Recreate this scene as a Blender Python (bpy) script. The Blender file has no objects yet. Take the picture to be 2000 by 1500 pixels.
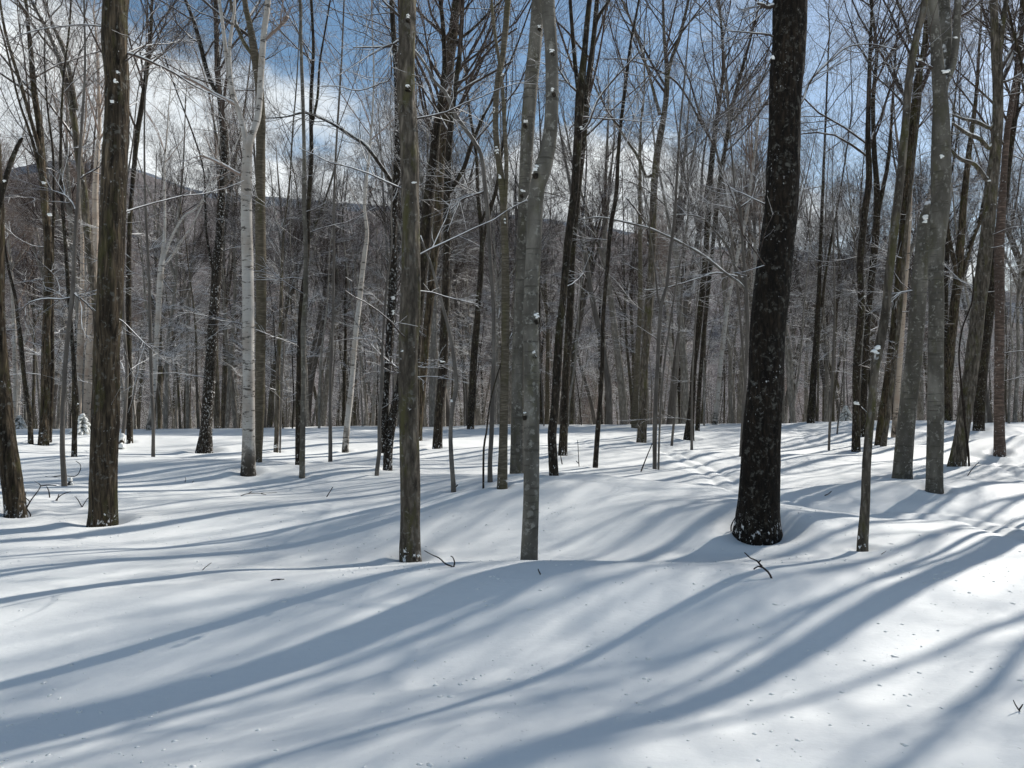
import bpy, math, random
import numpy as np
from mathutils import Vector

random.seed(7)
RNG = np.random.default_rng(11)
C = bpy.context.scene.collection
SC = bpy.context.scene

# ------------------------------------------------------------------ camera
CAM_Z = 1.6
FPX = 1500.0            # focal length in pixels of the 2000 px wide photograph
cam_d = bpy.data.cameras.new('camera')
cam_d.sensor_width = 36.0
cam_d.lens = 36.0 * FPX / 2000.0
cam_d.clip_start = 0.05
cam_d.clip_end = 6000
cam = bpy.data.objects.new('camera', cam_d)
cam.location = (0, 0, CAM_Z)
cam.rotation_euler = (math.radians(90), 0, 0)
C.objects.link(cam)
SC.camera = cam

# ------------------------------------------------------------------ light
SUN_AZ, SUN_EL = 49.5, 36.5
SUN_STRENGTH, SKY_STRENGTH = 5.0, 0.1
SC.view_settings.view_transform = 'Standard'
SC.view_settings.look = 'None'
SC.view_settings.gamma = 1.0
SC.view_settings.use_curve_mapping = False
SC.view_settings.exposure = 0.24
SC.render.engine = 'CYCLES'
try:
    SC.cycles.max_bounces = 5
    SC.cycles.diffuse_bounces = 3
    SC.cycles.glossy_bounces = 2
    SC.cycles.transmission_bounces = 2
    SC.cycles.use_denoising = True
    SC.cycles.denoiser = 'OPENIMAGEDENOISE'
except Exception:
    pass

S = Vector((math.sin(math.radians(SUN_AZ)) * math.cos(math.radians(SUN_EL)),
            math.cos(math.radians(SUN_AZ)) * math.cos(math.radians(SUN_EL)),
            math.sin(math.radians(SUN_EL))))
sun_d = bpy.data.lights.new('sun', 'SUN')
sun_d.energy = SUN_STRENGTH
sun_d.angle = math.radians(0.53)
sun_d.color = (1.0, 0.965, 0.915)
sun = bpy.data.objects.new('sun', sun_d)
sun.rotation_euler = S.to_track_quat('Z', 'Y').to_euler()
sun.location = (30, 25, 30)
C.objects.link(sun)


class NT:
    """small helper for node trees"""
    def __init__(self, tree):
        self.t = tree
    def n(self, typ, **kw):
        nd = self.t.nodes.new(typ)
        ins = kw.pop('ins', {})
        for k, v in kw.items():
            setattr(nd, k, v)
        for k, v in ins.items():
            if isinstance(v, bpy.types.NodeSocket):
                self.t.links.new(v, nd.inputs[k])
            else:
                nd.inputs[k].default_value = v
        return nd
    def math(self, op, a, b=None, clamp=False):
        ins = {0: a}
        if b is not None:
            ins[1] = b
        return self.n('ShaderNodeMath', operation=op, use_clamp=clamp, ins=ins).outputs[0]
    def mapr(self, v, a, b, c=0.0, d=1.0, smooth=True):
        return self.n('ShaderNodeMapRange', interpolation_type='SMOOTHSTEP' if smooth else 'LINEAR',
                      ins={0: v, 1: a, 2: b, 3: c, 4: d}).outputs[0]
    def mix(self, f, a, b):
        nd = self.t.nodes.new('ShaderNodeMix')
        nd.data_type = 'RGBA'
        for i, v in ((0, f), (6, a), (7, b)):
            if isinstance(v, bpy.types.NodeSocket):
                self.t.links.new(v, nd.inputs[i])
            else:
                nd.inputs[i].default_value = v
        return nd.outputs[2]
    def noise(self, vec, scale, detail=3.0, rough=0.55, dist=0.0):
        return self.n('ShaderNodeTexNoise', ins={'Vector': vec, 'Scale': scale, 'Detail': detail,
                                                 'Roughness': rough, 'Distortion': dist}).outputs[0]
    def mapping(self, vec, scale=(1, 1, 1), loc=(0, 0, 0), rot=(0, 0, 0)):
        return self.n('ShaderNodeMapping', ins={'Vector': vec, 'Scale': scale, 'Location': loc, 'Rotation': rot}).outputs[0]


world = bpy.data.worlds.new('World')
SC.world = world
world.use_nodes = True
W = NT(world.node_tree)
bgn = world.node_tree.nodes['Background']
sky = W.n('ShaderNodeTexSky', sky_type='NISHITA')
sky.sun_disc = False
sky.sun_elevation = math.radians(SUN_EL)
sky.sun_rotation = math.radians(SUN_AZ)
sky.air_density = 1.0
sky.dust_density = 1.0
sky.ozone_density = 1.4
sky.altitude = 600
tc = W.n('ShaderNodeTexCoord').outputs['Generated']
sep = W.n('ShaderNodeSeparateXYZ', ins={0: tc})
# cumulus banks: noise on the sky directions, flattened towards the horizon
cv = W.mapping(tc, scale=(1.0, 1.0, 1.9), loc=(0.35, 0.1, 0.22))
c1 = W.noise(cv, 3.1, 7, 0.58, 0.3)
c2 = W.noise(cv, 0.9, 2, 0.5)
cs = W.math('ADD', W.math('MULTIPLY', c1, 0.75), W.math('MULTIPLY', c2, 0.35))
# bank lies mostly to the left of the view (x<0) and low over the hills
lean = W.mapr(sep.outputs[0], -0.55, 0.25, 0.09, 0.0)
band = W.mapr(sep.outputs[2], 0.24, 0.50, 0.02, -0.13)
low = W.mapr(sep.outputs[2], 0.0, 0.16, 0.05, 0.0)
cs = W.math('ADD', W.math('ADD', cs, lean), W.math('ADD', band, low))
cmask = W.mapr(cs, 0.52, 0.66, 0.0, 0.93)
cshade = W.mapr(W.noise(cv, 4.2, 5, 0.6), 0.32, 0.68)
ccol = W.mix(cshade, (6.6, 7.1, 7.5, 1), (9.6, 9.9, 9.9, 1))
skc = W.n('ShaderNodeHueSaturation', ins={'Hue': 0.49, 'Saturation': 1.08, 'Value': 1.0, 'Color': sky.outputs[0]}).outputs[0]
fin = W.mix(cmask, skc, ccol)
world.node_tree.links.new(fin, bgn.inputs[0])
bgn.inputs[1].default_value = SKY_STRENGTH

# ------------------------------------------------------------------ numpy noise

def _h(ix, iy, iz, seed):
    n = (ix * 374761393 + iy * 668265263 + iz * 2147483647 + seed * 1274126177) & 0xFFFFFFFF
    n = ((n ^ (n >> 13)) * 1274126177) & 0xFFFFFFFF
    n = n ^ (n >> 16)
    return (n & 0xFFFF) / 65535.0


def vnoise(x, y, z=0.0, seed=0):
    x, y, z = np.broadcast_arrays(np.asarray(x, float), np.asarray(y, float), np.asarray(z, float))
    xi = np.floor(x).astype(np.int64); yi = np.floor(y).astype(np.int64); zi = np.floor(z).astype(np.int64)
    fx = x - xi; fy = y - yi; fz = z - zi
    fx = fx * fx * (3 - 2 * fx); fy = fy * fy * (3 - 2 * fy); fz = fz * fz * (3 - 2 * fz)
    r = 0
    for a in (0, 1):
        for b in (0, 1):
            for c in (0, 1):
                w = (fx if a else 1 - fx) * (fy if b else 1 - fy) * (fz if c else 1 - fz)
                r = r + w * _h(xi + a, yi + b, zi + c, seed)
    return r * 2 - 1


def fbm(x, y, z=0.0, seed=0, octv=3, gain=0.5):
    s = 0; a = 1.0; t = 0
    for o in range(octv):
        s = s + a * vnoise(np.asarray(x) * 2 ** o, np.asarray(y) * 2 ** o, np.asarray(z) * 2 ** o, seed + o * 17)
        t += a; a *= gain
    return s / t


def sm(x, a, b):
    t = np.clip((np.asarray(x, float) - a) / (b - a), 0, 1)
    return t * t * (3 - 2 * t)

# ------------------------------------------------------------------ terrain
# hand-placed drifts: X, Y, sigma x, sigma y, rotation (deg), height
DRIFTS = [
    (0.3, 5.75, 1.5, 0.75, -8, 0.235), (-2.2, 5.3, 1.8, 0.7, 10, 0.07), (2.2, 6.0, 0.8, 0.7, -15, 0.05),
    (0.6, 7.5, 2.6, 0.7, -4, -0.15), (-3.0, 7.2, 2.5, 0.8, 0, -0.05),
    (0.9, 10.2, 1.8, 1.1, -12, 0.37), (-1.6, 9.9, 1.7, 0.9, 14, 0.08), (2.0, 12.9, 2.2, 0.8, 0, -0.08),
    (2.9, 8.4, 0.85, 0.6, 0, 0.17), (1.7, 8.5, 0.5, 0.5, 0, 0.05),
    (5.6, 10.6, 1.6, 0.75, 10, 0.30), (4.4, 9.2, 1.3, 0.7, -20, -0.05), (7.4, 9.4, 1.5, 0.9, -10, -0.03),
    (4.6, 7.0, 1.9, 0.95, 8, 0.16), (7.0, 7.0, 1.6, 1.2, 8, 0.14),
    (1.8, 4.6, 1.1, 0.75, 20, -0.07), (-0.5, 2.9, 1.3, 0.75, 10, 0.13), (-2.6, 4.0, 1.2, 0.7, 10, -0.04), (3.6, 3.6, 1.0, 0.9, 0, 0.05),
    (-4.9, 8.9, 0.75, 0.6, 0, -0.13), (-6.4, 8.7, 1.2, 0.5, 6, 0.05), (-3.0, 8.6, 1.2, 0.5, 10, 0.06),
    (-4.2, 12.3, 2.2, 0.8, 4, 0.16), (-8.5, 13.0, 3, 0.9, 0, 0.12),
    (-6.5, 19.0, 4.0, 1.1, 5, 0.19), (0.5, 17.0, 3.5, 1.0, -6, 0.08), (-2.6, 14.5, 0.7, 0.6, 0, 0.16),
    (5.6, 16.0, 2.6, 0.9, -10, 0.14), (10.5, 13.2, 1.8, 0.9, -14, 0.24), (12.6, 16.6, 2.2, 0.9, -20, 0.45),
    (9.6, 15.2, 1.6, 0.6, 0, -0.10), (2.8, 22.5, 3.5, 1.2, 0, 0.12), (-9.0, 26.0, 5, 1.5, 0, 0.08),
    (8.0, 22.0, 3.5, 1.1, 6, 0.10), (15.5, 22.5, 3.0, 1.2, -15, 0.3), (13.0, 27.5, 4.0, 1.4, 0, 0.14),
]
TRACKS = []     # filled below: list of world polylines
WELLS = []      # (x, y, radius, depth)


def base_h(x, y):
    x = np.asarray(x, float); y = np.asarray(y, float)
    h = np.zeros(np.broadcast(x, y).shape)
    for cx, cy, sx, sy, rot, a in DRIFTS:
        c, s = math.cos(math.radians(rot)), math.sin(math.radians(rot))
        dx = x - cx; dy = y - cy
        u = dx * c + dy * s; v = -dx * s + dy * c
        # lee side steeper than windward side
        vs = np.where(v > 0, v / (sy * 0.85), v / (sy * 1.15))
        h = h + a * np.exp(-0.5 * ((u / sx) ** 2 + vs ** 2))
    r = np.hypot(x, y)
    amp = sm(r, 2.0, 12.0)
    h = h + 0.062 * (0.25 + amp) * fbm(x * 0.28 + 3, y * 0.45, 0, 5, 3)
    h = h + 0.08 * amp * vnoise(x * 0.16 + 9, y * 0.55 + 2, 0, 21)
    h = h + 0.012 * fbm(x * 1.3, y * 1.7, 0, 9, 2)
    h = h + 0.055 * np.logaddexp(0, -(x + 1.6) * 2) / 2 * sm(y, 3.5, 7) * (1 - sm(y, 12, 24))
    h = h + 0.0075 * x * sm(y, 4, 30) * sm(60 - y, 0, 30)
    # the brow of the plateau, then the long fall into the valley and the slope beyond
    brow = y - (31.5 + 0.9 * vnoise(x * 0.11, 0.5, 0, 3)) - 0.02 * x
    h = h - 0.13 * np.logaddexp(0, brow / 1.6) * 1.6 * (1 - sm(y, 60, 150)) - 24 * sm(y, 60, 150)
    side = np.abs(x) / np.maximum(np.abs(y), 1)
    h = h + 0.6 * sm(r, 40, 120) * fbm(x * 0.02, y * 0.02, 0, 33, 3) * 2
    # rising ground past the valley floor
    h = h - 14 * sm(-y, 30, 300)
    return h


def ray_ground(px, py, yfix=None):
    """where the sight line through a pixel meets the snow"""
    if yfix is not None:
        X = (px - 1000) / FPX * yfix
        return X, yfix, float(base_h(X, yfix))
    Y = np.concatenate([np.arange(1.8, 40, 0.02), np.arange(40, 90, 0.2)])
    X = (px - 1000) / FPX * Y
    Z = CAM_Z - (py - 750) / FPX * Y
    g = base_h(X, Y)
    below = np.nonzero(Z <= g)[0]
    i = below[0] if len(below) else np.argmin(Z - g)
    return float(X[i]), float(Y[i]), float(g[i])


def px_path(pts):
    return np.array([ray_ground(a, b)[:2] for a, b in pts])


TRACKS.append((px_path([(1108, 858), (1135, 864), (1160, 872), (1185, 877)]), 0.17, 0.030))
TRACKS.append((px_path([(1285, 880), (1330, 893), (1375, 912), (1412, 935), (1452, 958), (1530, 975), (1575, 991), (1640, 999),
                        (1710, 1003), (1780, 1003), (1860, 1006), (1925, 1018), (2000, 1040), (2090, 1066), (2200, 1090)]), 0.19, 0.05))
TRACKS.append((px_path([(1588, 864), (1579, 848), (1566, 840), (1545, 834)]), 0.22, 0.035))
TRACKS.append((px_path([(1880, 890), (1935, 902), (2000, 925), (2100, 960)]), 0.19, 0.045))


def seg_dist(x, y, path):
    d = np.full(x.shape, 1e9)
    for i in range(len(path) - 1):
        a = path[i]; b = path[i + 1]
        ab = b - a
        t = np.clip(((x - a[0]) * ab[0] + (y - a[1]) * ab[1]) / (ab @ ab), 0, 1)
        dd = np.hypot(x - a[0] - t * ab[0], y - a[1] - t * ab[1])
        d = np.minimum(d, dd)
    return d


def full_h(x, y):
    x = np.asarray(x, float); y = np.asarray(y, float)
    h = base_h(x, y)
    for wx, wy, wr, wd in WELLS:
        m = (np.abs(x - wx) < wr * 3.2) & (np.abs(y - wy) < wr * 3.2)
        if m.any():
            q = ((x[m] - wx) ** 2 + (y[m] - wy) ** 2) / wr ** 2
            # snow dips at the stem; a faint rim stands on the windward side
            h[m] = h[m] - wd * np.exp(-q * 1.6) + wd * 0.35 * np.exp(-(np.sqrt(q) - 1.25) ** 2 * 5)
    for path, gap, dep in TRACKS:
        lo = path.min(0) - 0.7; hi = path.max(0) + 0.7
        m = (x > lo[0]) & (x < hi[0]) & (y > lo[1]) & (y < hi[1])
        if m.any():
            d = seg_dist(x[m], y[m], path)
            rut = np.exp(-((d - gap * 0.8) / 0.075) ** 2)
            near = np.exp(-(d / 0.38) ** 4)
            rough = vnoise(x[m] * 9, y[m] * 9, 0, 71) * 0.006 + vnoise(x[m] * 21, y[m] * 21, 0, 72) * 0.006
            h[m] = h[m] - dep * 0.6 * rut - dep * 0.2 * near + rough * near + 0.008 * np.exp(-((d - 0.42) / 0.1) ** 2)
    r = np.hypot(x, y)
    m = r < 16
    h[m] = h[m] + 0.0022 * fbm(x[m] * 7, y[m] * 7, 0, 55, 2) * sm(16 - r[m], 0, 8)
    return h

# ------------------------------------------------------------------ mesh helpers

def mesh_np(name, V, F, mats, mat_idx=None, smooth=True):
    """F: (n,4) or (n,3) int array, or a list of such arrays"""
    if not isinstance(F, (list, tuple)):
        F = [F]
    F = [f for f in F if len(f)]
    me = bpy.data.meshes.new(name)
    me.vertices.add(len(V))
    me.vertices.foreach_set('co', np.ascontiguousarray(V, dtype=np.float32).ravel())
    tot = sum(f.size for f in F); nf = sum(len(f) for f in F)
    me.loops.add(tot)
    me.loops.foreach_set('vertex_index', np.concatenate([f.ravel() for f in F]).astype(np.int32))
    me.polygons.add(nf)
    ls = []; o = 0
    for f in F:
        k = f.shape[1]
        ls.append(o + np.arange(len(f)) * k); o += f.size
    me.polygons.foreach_set('loop_start', np.concatenate(ls).astype(np.int32))
    for m in (mats if isinstance(mats, (list, tuple)) else [mats]):
        me.materials.append(m)
    if mat_idx is not None:
        me.polygons.foreach_set('material_index', np.asarray(mat_idx, dtype=np.int32))
    me.polygons.foreach_set('use_smooth', np.full(nf, smooth))
    me.update(calc_edges=True)
    return me


class Tubes:
    """collects batches of tapered tubes"""
    def __init__(self):
        self.V = []; self.F = []; self.n = 0
    def add(self, P, R, sides, cap=False, bump=None):
        # P (B,n,3), R (B,n)
        P = np.asarray(P, float); R = np.asarray(R, float)
        B, n, _ = P.shape
        if B == 0:
            return
        T = np.empty_like(P)
        T[:, 1:-1] = P[:, 2:] - P[:, :-2]
        T[:, 0] = P[:, 1] - P[:, 0]; T[:, -1] = P[:, -1] - P[:, -2]
        T /= np.linalg.norm(T, axis=2, keepdims=True) + 1e-12
        m = T.mean(1)
        ref = np.zeros((B, 3))
        vert = np.abs(m[:, 2]) > 0.75
        ref[~vert, 2] = 1; ref[vert, 0] = 1
        ref = np.repeat(ref[:, None], n, 1)
        U = np.cross(T, ref); U /= np.linalg.norm(U, axis=2, keepdims=True) + 1e-12
        Wv = np.cross(U, T)
        a = np.arange(sides) * 2 * math.pi / sides + (math.pi / 2 if sides == 3 else 0)
        ca = np.cos(a); sa = np.sin(a)
        RR = R[:, :, None] * np.ones(sides)
        if bump is not None:
            RR = RR * bump(P, a)
        V = P[:, :, None] + RR[..., None] * (U[:, :, None] * ca[None, None, :, None] + Wv[:, :, None] * sa[None, None, :, None])
        idx = np.arange(B * n * sides).reshape(B, n, sides) + self.n
        nx = np.roll(idx, -1, axis=2)
        F = np.stack([idx[:, :-1], idx[:, 1:], nx[:, 1:], nx[:, :-1]], axis=-1).reshape(-1, 4)
        self.V.append(V.reshape(-1, 3)); self.F.append(F)
        self.n += B * n * sides
        if cap:
            cp = P[:, -1] + T[:, -1] * R[:, -1:] * 0.35
            ci = self.n + np.arange(B)
            self.V.append(cp); self.n += B
            last = idx[:, -1]
            tri = np.stack([last, np.repeat(ci[:, None], sides, 1), np.roll(last, -1, 1)], -1).reshape(-1, 3)
            self.F.append(tri)
    def tris(self):
        return sum(len(f) * (f.shape[1] - 2) for f in self.F)
    def mesh(self, name, mat):
        return mesh_np(name, np.concatenate(self.V), self.F, mat)


def nrm(v):
    return v / (np.linalg.norm(v, axis=-1, keepdims=True) + 1e-12)


def grow(PP, PR, count, n, t0, t1, length, ang, wig, up, rscale, rmax, rmin, rng, taper=0.25, flat=0.0, lenpow=0.6, droop=0.0):
    """grow `count` children along the parent tubes PP (B,m,3) / PR (B,m)"""
    B, m, _ = PP.shape
    seg = np.linalg.norm(PP[:, 1:] - PP[:, :-1], axis=2).sum(1)
    pr = seg ** 1.0; pr = pr / pr.sum()
    k = rng.choice(B, size=count, p=pr)
    t = t0 + (t1 - t0) * rng.random(count) ** 0.85
    f = t * (m - 1); i = np.minimum(f.astype(int), m - 2); w = (f - i)[:, None]
    p0 = PP[k, i] * (1 - w) + PP[k, i + 1] * w
    r0 = PR[k, i] * (1 - w[:, 0]) + PR[k, i + 1] * w[:, 0]
    tan = nrm(PP[k, i + 1] - PP[k, i])
    rnd = rng.normal(size=(count, 3)); rnd[:, 2] *= (1 - flat)
    perp = rnd - (rnd * tan).sum(1, keepdims=True) * tan
    perp = nrm(perp)
    a = np.radians(ang[0] + (ang[1] - ang[0]) * rng.random(count))[:, None]
    d = nrm(np.cos(a) * tan + np.sin(a) * perp)
    L = (length[0] + (length[1] - length[0]) * rng.random(count))
    L = L * (1 - 0.55 * t) * np.clip((seg[k] / (seg.mean() + 1e-9)), 0.35, 1.6) ** lenpow
    st = (L / (n - 1))[:, None]
    P = np.empty((count, n, 3)); P[:, 0] = p0
    upv = np.array([0, 0, 1.0])
    for j in range(1, n):
        P[:, j] = P[:, j - 1] + d * st
        d = nrm(d + rng.normal(size=(count, 3)) * wig + upv * (up - droop * j / n))
    rb = np.clip(r0 * rscale, rmin, rmax)
    R = rb[:, None] * (1 - (1 - taper) * np.linspace(0, 1, n)[None] ** 0.9)
    return P, R


# ------------------------------------------------------------------ materials

def new_mat(name):
    m = bpy.data.materials.new(name)
    m.use_nodes = True
    nt = NT(m.node_tree)
    p = m.node_tree.nodes['Principled BSDF']
    return m, nt, p


def mat_snow(name, ground=True):
    m, N, p = new_mat(name)
    geo = N.n('ShaderNodeNewGeometry').outputs['Position']
    v1 = N.noise(geo, 1.1, 3, 0.5)
    col = N.mix(v1, (0.825, 0.832, 0.80, 1), (0.865, 0.868, 0.835, 1))
    # crystals and crumbs at three sizes, all as relief
    g1 = N.noise(geo, 260.0, 2, 0.7)
    g2 = N.noise(geo, 38.0, 4, 0.62)
    wv = N.mapping(geo, scale=(9.0, 20.0, 14.0), rot=(0, 0, math.radians(28)))
    g3 = N.noise(wv, 1.0, 4, 0.6)
    vor = N.n('ShaderNodeTexVoronoi', ins={'Vector': geo, 'Scale': 15.0, 'Randomness': 1.0}).outputs['Distance']
    pit = N.mapr(vor, 0.03, 0.11, 0.0, 1.0)
    pm = N.mapr(N.noise(geo, 3.0, 3), 0.46, 0.60)
    pit = N.math('SUBTRACT', 1.0, N.math('MULTIPLY', N.math('SUBTRACT', 1.0, pit), pm))
    h = N.math('ADD', N.math('MULTIPLY', g1, 0.0001), N.math('MULTIPLY', g2, 0.0019))
    h = N.math('ADD', h, N.math('MULTIPLY', g3, 0.0042))
    h = N.math('ADD', h, N.math('MULTIPLY', pit, 0.0065))
    b = N.n('ShaderNodeBump', ins={'Strength': 0.75, 'Distance': 1.0, 'Height': h})
    N.t.links.new(b.outputs[0], p.inputs['Normal'])
    N.t.links.new(col, p.inputs['Base Color'])
    p.inputs['Roughness'].default_value = 0.62
    p.inputs['Specular IOR Level'].default_value = 0.25
    return m


def mat_bark(name, dark, light, furrow=(34, 34, 5.0), bump=0.012, snow=0.0, moss=0.0, lichen=0.0, rings=0.0,
             up_snow=0.35, rough=0.9, foot=-0.015, lichen_col=(0.16, 0.155, 0.135, 1), warm=None):
    m, N, p = new_mat(name)
    tcd = N.n('ShaderNodeTexCoord').outputs['Object']
    oi = N.n('ShaderNodeObjectInfo').outputs['Random']
    off = N.n('ShaderNodeCombineXYZ', ins={0: N.math('MULTIPLY', oi, 37.0), 1: N.math('MULTIPLY', oi, 11.0), 2: N.math('MULTIPLY', oi, 53.0)}).outputs[0]
    vec = N.n('ShaderNodeVectorMath', operation='ADD', ins={0: tcd, 1: off}).outputs[0]
    warp = N.n('ShaderNodeTexNoise', ins={'Vector': vec, 'Scale': 5.0, 'Detail': 2.0}).outputs[1]
    wv = N.n('ShaderNodeVectorMath', operation='SCALE', ins={0: warp, 3: 0.035}).outputs[0]
    vecw = N.n('ShaderNodeVectorMath', operation='ADD', ins={0: vec, 1: wv}).outputs[0]
    fv = N.mapping(vecw, scale=furrow)
    f1 = N.noise(fv, 1.0, 6, 0.66)
    vo = N.n('ShaderNodeTexVoronoi', feature='DISTANCE_TO_EDGE', ins={'Vector': N.mapping(vecw, scale=(furrow[0] * 0.9, furrow[1] * 0.9, furrow[2] * 0.8)), 'Scale': 1.0}).outputs[0]
    fur = N.mapr(vo, 0.0, 0.28)
    ridges = N.math('MULTIPLY', N.mapr(f1, 0.30, 0.68), N.math('ADD', N.math('MULTIPLY', fur, 0.6), 0.4))
    blot = N.mapr(N.noise(N.mapping(vec, scale=(3.2, 3.2, 1.3)), 1.0, 4, 0.6), 0.35, 0.66)
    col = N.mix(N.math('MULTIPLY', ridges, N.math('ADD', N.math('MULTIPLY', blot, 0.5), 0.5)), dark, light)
    hgt = N.math('MULTIPLY', ridges, bump)
    if warm:
        col = N.mix(N.math('MULTIPLY', N.mapr(N.noise(N.mapping(vec, scale=(6, 6, 2.5)), 1.0, 3), 0.5, 0.68), 0.8), col, warm)
    if moss:
        mm = N.mapr(N.noise(N.mapping(vec, scale=(7, 7, 2.2)), 1.0, 5, 0.65), 0.5, 0.66, 0, moss)
        col = N.mix(mm, col, (0.075, 0.072, 0.024, 1))
    if rings:
        rv = N.mapping(vec, scale=(2.2, 2.2, 34.0))
        rn = N.mapr(N.noise(rv, 1.0, 3, 0.6), 0.56, 0.64, 0, rings)
        col = N.mix(rn, col, dark)
        hgt = N.math('ADD', hgt, N.math('MULTIPLY', rn, -0.002))
    if lichen:
        lv = N.noise(vec, 17.0, 5, 0.7, 0.6)
        lm = N.math('MULTIPLY', N.mapr(lv, 0.60 - 0.06 * lichen, 0.66), N.mapr(N.noise(vec, 2.6, 3), 0.34, 0.56))
        col = N.mix(lm, col, lichen_col)
        l2 = N.n('ShaderNodeTexVoronoi', ins={'Vector': N.n('ShaderNodeVectorMath', operation='ADD', ins={0: N.mapping(vec, scale=(15, 15, 12)), 1: N.n('ShaderNodeVectorMath', operation='SCALE', ins={0: N.n('ShaderNodeTexNoise', ins={'Vector': vec, 'Scale': 22.0, 'Detail': 3.0, 'Roughness': 0.7}).outputs[1], 3: 1.5}).outputs[0]}).outputs[0], 'Scale': 1.0}).outputs['Distance']
        l2m = N.math('MULTIPLY', N.mapr(l2, 0.20, 0.36, 0.6, 0.0), N.mapr(N.noise(vec, 3.4, 2), 0.47, 0.56))
        col = N.mix(l2m, col, lichen_col)
    sf = None
    if snow:
        # wind-blown snow caught in the bark: clumps in patches
        sp = N.mapr(N.noise(N.mapping(vec, scale=(30, 30, 22)), 1.0, 4, 0.75), 0.67 - 0.05 * snow, 0.69 - 0.05 * snow)
        pt = N.mapr(N.noise(N.mapping(vec, scale=(2.3, 2.3, 1.7), loc=(4, 1, 7)), 1.0, 3, 0.6), 0.56 - 0.14 * snow, 0.66)
        few = N.math('MULTIPLY', N.mapr(N.noise(N.mapping(vec, scale=(21, 21, 15), loc=(2, 9, 3)), 1.0, 3, 0.75), 0.715, 0.735), N.mapr(N.noise(N.mapping(vec, scale=(1.1, 1.1, 0.9), loc=(1, 5, 2)), 1.0, 2), 0.52, 0.62))
        sf = N.math('MAXIMUM', N.math('MULTIPLY', sp, pt), few)
        # rime and spindrift packed on the foot of the stem
        fz = N.n('ShaderNodeSeparateXYZ', ins={0: tcd}).outputs[2]
        fn = N.math('ADD', N.noise(N.mapping(vec, scale=(26, 26, 15), loc=(8, 3, 1)), 1.0, 4, 0.7), N.mapr(fz, 0.0, 0.35, 0.04 + foot, -0.15))
        sf = N.math('MAXIMUM', sf, N.mapr(fn, 0.60, 0.63))
    if up_snow is not None:
        gz = N.n('ShaderNodeSeparateXYZ', ins={0: N.n('ShaderNodeNewGeometry').outputs['Normal']}).outputs[2]
        nz = N.math('ADD', gz, N.math('MULTIPLY', N.math('SUBTRACT', N.noise(vec, 9.0, 3, 0.6), 0.5), 1.0))
        us = N.mapr(nz, up_snow, up_snow + 0.16)
        sf = us if sf is None else N.math('MAXIMUM', sf, us)
    if sf is not None:
        col = N.mix(sf, col, (0.84, 0.84, 0.82, 1))
        hgt = N.math('ADD', hgt, N.math('MULTIPLY', sf, 0.006))
    b = N.n('ShaderNodeBump', ins={'Strength': 1.0, 'Distance': 1.0, 'Height': hgt})
    N.t.links.new(b.outputs[0], p.inputs['Normal'])
    N.t.links.new(col, p.inputs['Base Color'])
    p.inputs['Roughness'].default_value = rough
    p.inputs['Specular IOR Level'].default_value = 0.18
    return m


def mat_birch(name, base=(0.43, 0.41, 0.375, 1), tint=(0.33, 0.29, 0.245, 1)):
    m, N, p = new_mat(name)
    tcd = N.n('ShaderNodeTexCoord').outputs['Object']
    oi = N.n('ShaderNodeObjectInfo').outputs['Random']
    off = N.n('ShaderNodeCombineXYZ', ins={0: N.math('MULTIPLY', oi, 17.0), 2: N.math('MULTIPLY', oi, 41.0)}).outputs[0]
    vec = N.n('ShaderNodeVectorMath', operation='ADD', ins={0: tcd, 1: off}).outputs[0]
    n0 = N.noise(N.mapping(vec, scale=(3, 3, 2)), 1.0, 4)
    col = N.mix(N.mapr(n0, 0.4, 0.7), base, tint)
    # lenticels: short dark dashes lying across the stem
    r1 = N.noise(N.mapping(vec, scale=(11, 11, 46)), 1.0, 3, 0.6)
    r2 = N.noise(N.mapping(vec, scale=(4.5, 4.5, 17)), 1.0, 4, 0.68)
    k1 = N.mapr(r1, 0.64, 0.70, 0, 0.8)
    k2 = N.mapr(r2, 0.575, 0.62, 0, 0.85)
    peel = N.mapr(N.noise(N.mapping(vec, scale=(2, 2, 95)), 1.0, 2), 0.3, 0.7, 0.9, 1.0)
    col = N.n('ShaderNodeMix', data_type='RGBA', blend_type='MULTIPLY', ins={0: 1.0, 6: col, 7: N.n('ShaderNodeCombineColor', ins={0: peel, 1: peel, 2: peel}).outputs[0]}).outputs[2]
    col = N.mix(N.math('MAXIMUM', k1, k2), col, (0.035, 0.028, 0.022, 1))
    # black, cracked foot of the stem
    z = N.n('ShaderNodeSeparateXYZ', ins={0: tcd}).outputs[2]
    foot = N.math('MULTIPLY', N.mapr(z, 0.05, 0.75, 1.0, 0.0), N.mapr(N.noise(N.mapping(vec, scale=(8, 8, 7)), 1.0, 4, 0.7), 0.42, 0.54))
    col = N.mix(foot, col, (0.045, 0.038, 0.03, 1))
    gz = N.n('ShaderNodeSeparateXYZ', ins={0: N.n('ShaderNodeNewGeometry').outputs['Normal']}).outputs[2]
    us = N.mapr(N.math('ADD', gz, N.math('MULTIPLY', N.math('SUBTRACT', N.noise(vec, 9.0, 3), 0.5), 0.9)), 0.4, 0.56)
    col = N.mix(us, col, (0.84, 0.84, 0.82, 1))
    hgt = N.math('ADD', N.math('MULTIPLY', N.math('MAXIMUM', k2, foot), 0.003), N.math('MULTIPLY', peel, 0.004))
    b = N.n('ShaderNodeBump', ins={'Strength': 1.0, 'Distance': 1.0, 'Height': hgt})
    N.t.links.new(b.outputs[0], p.inputs['Normal'])
    N.t.links.new(col, p.inputs['Base Color'])
    p.inputs['Roughness'].default_value = 0.75
    p.inputs['Specular IOR Level'].default_value = 0.2
    return m


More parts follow.
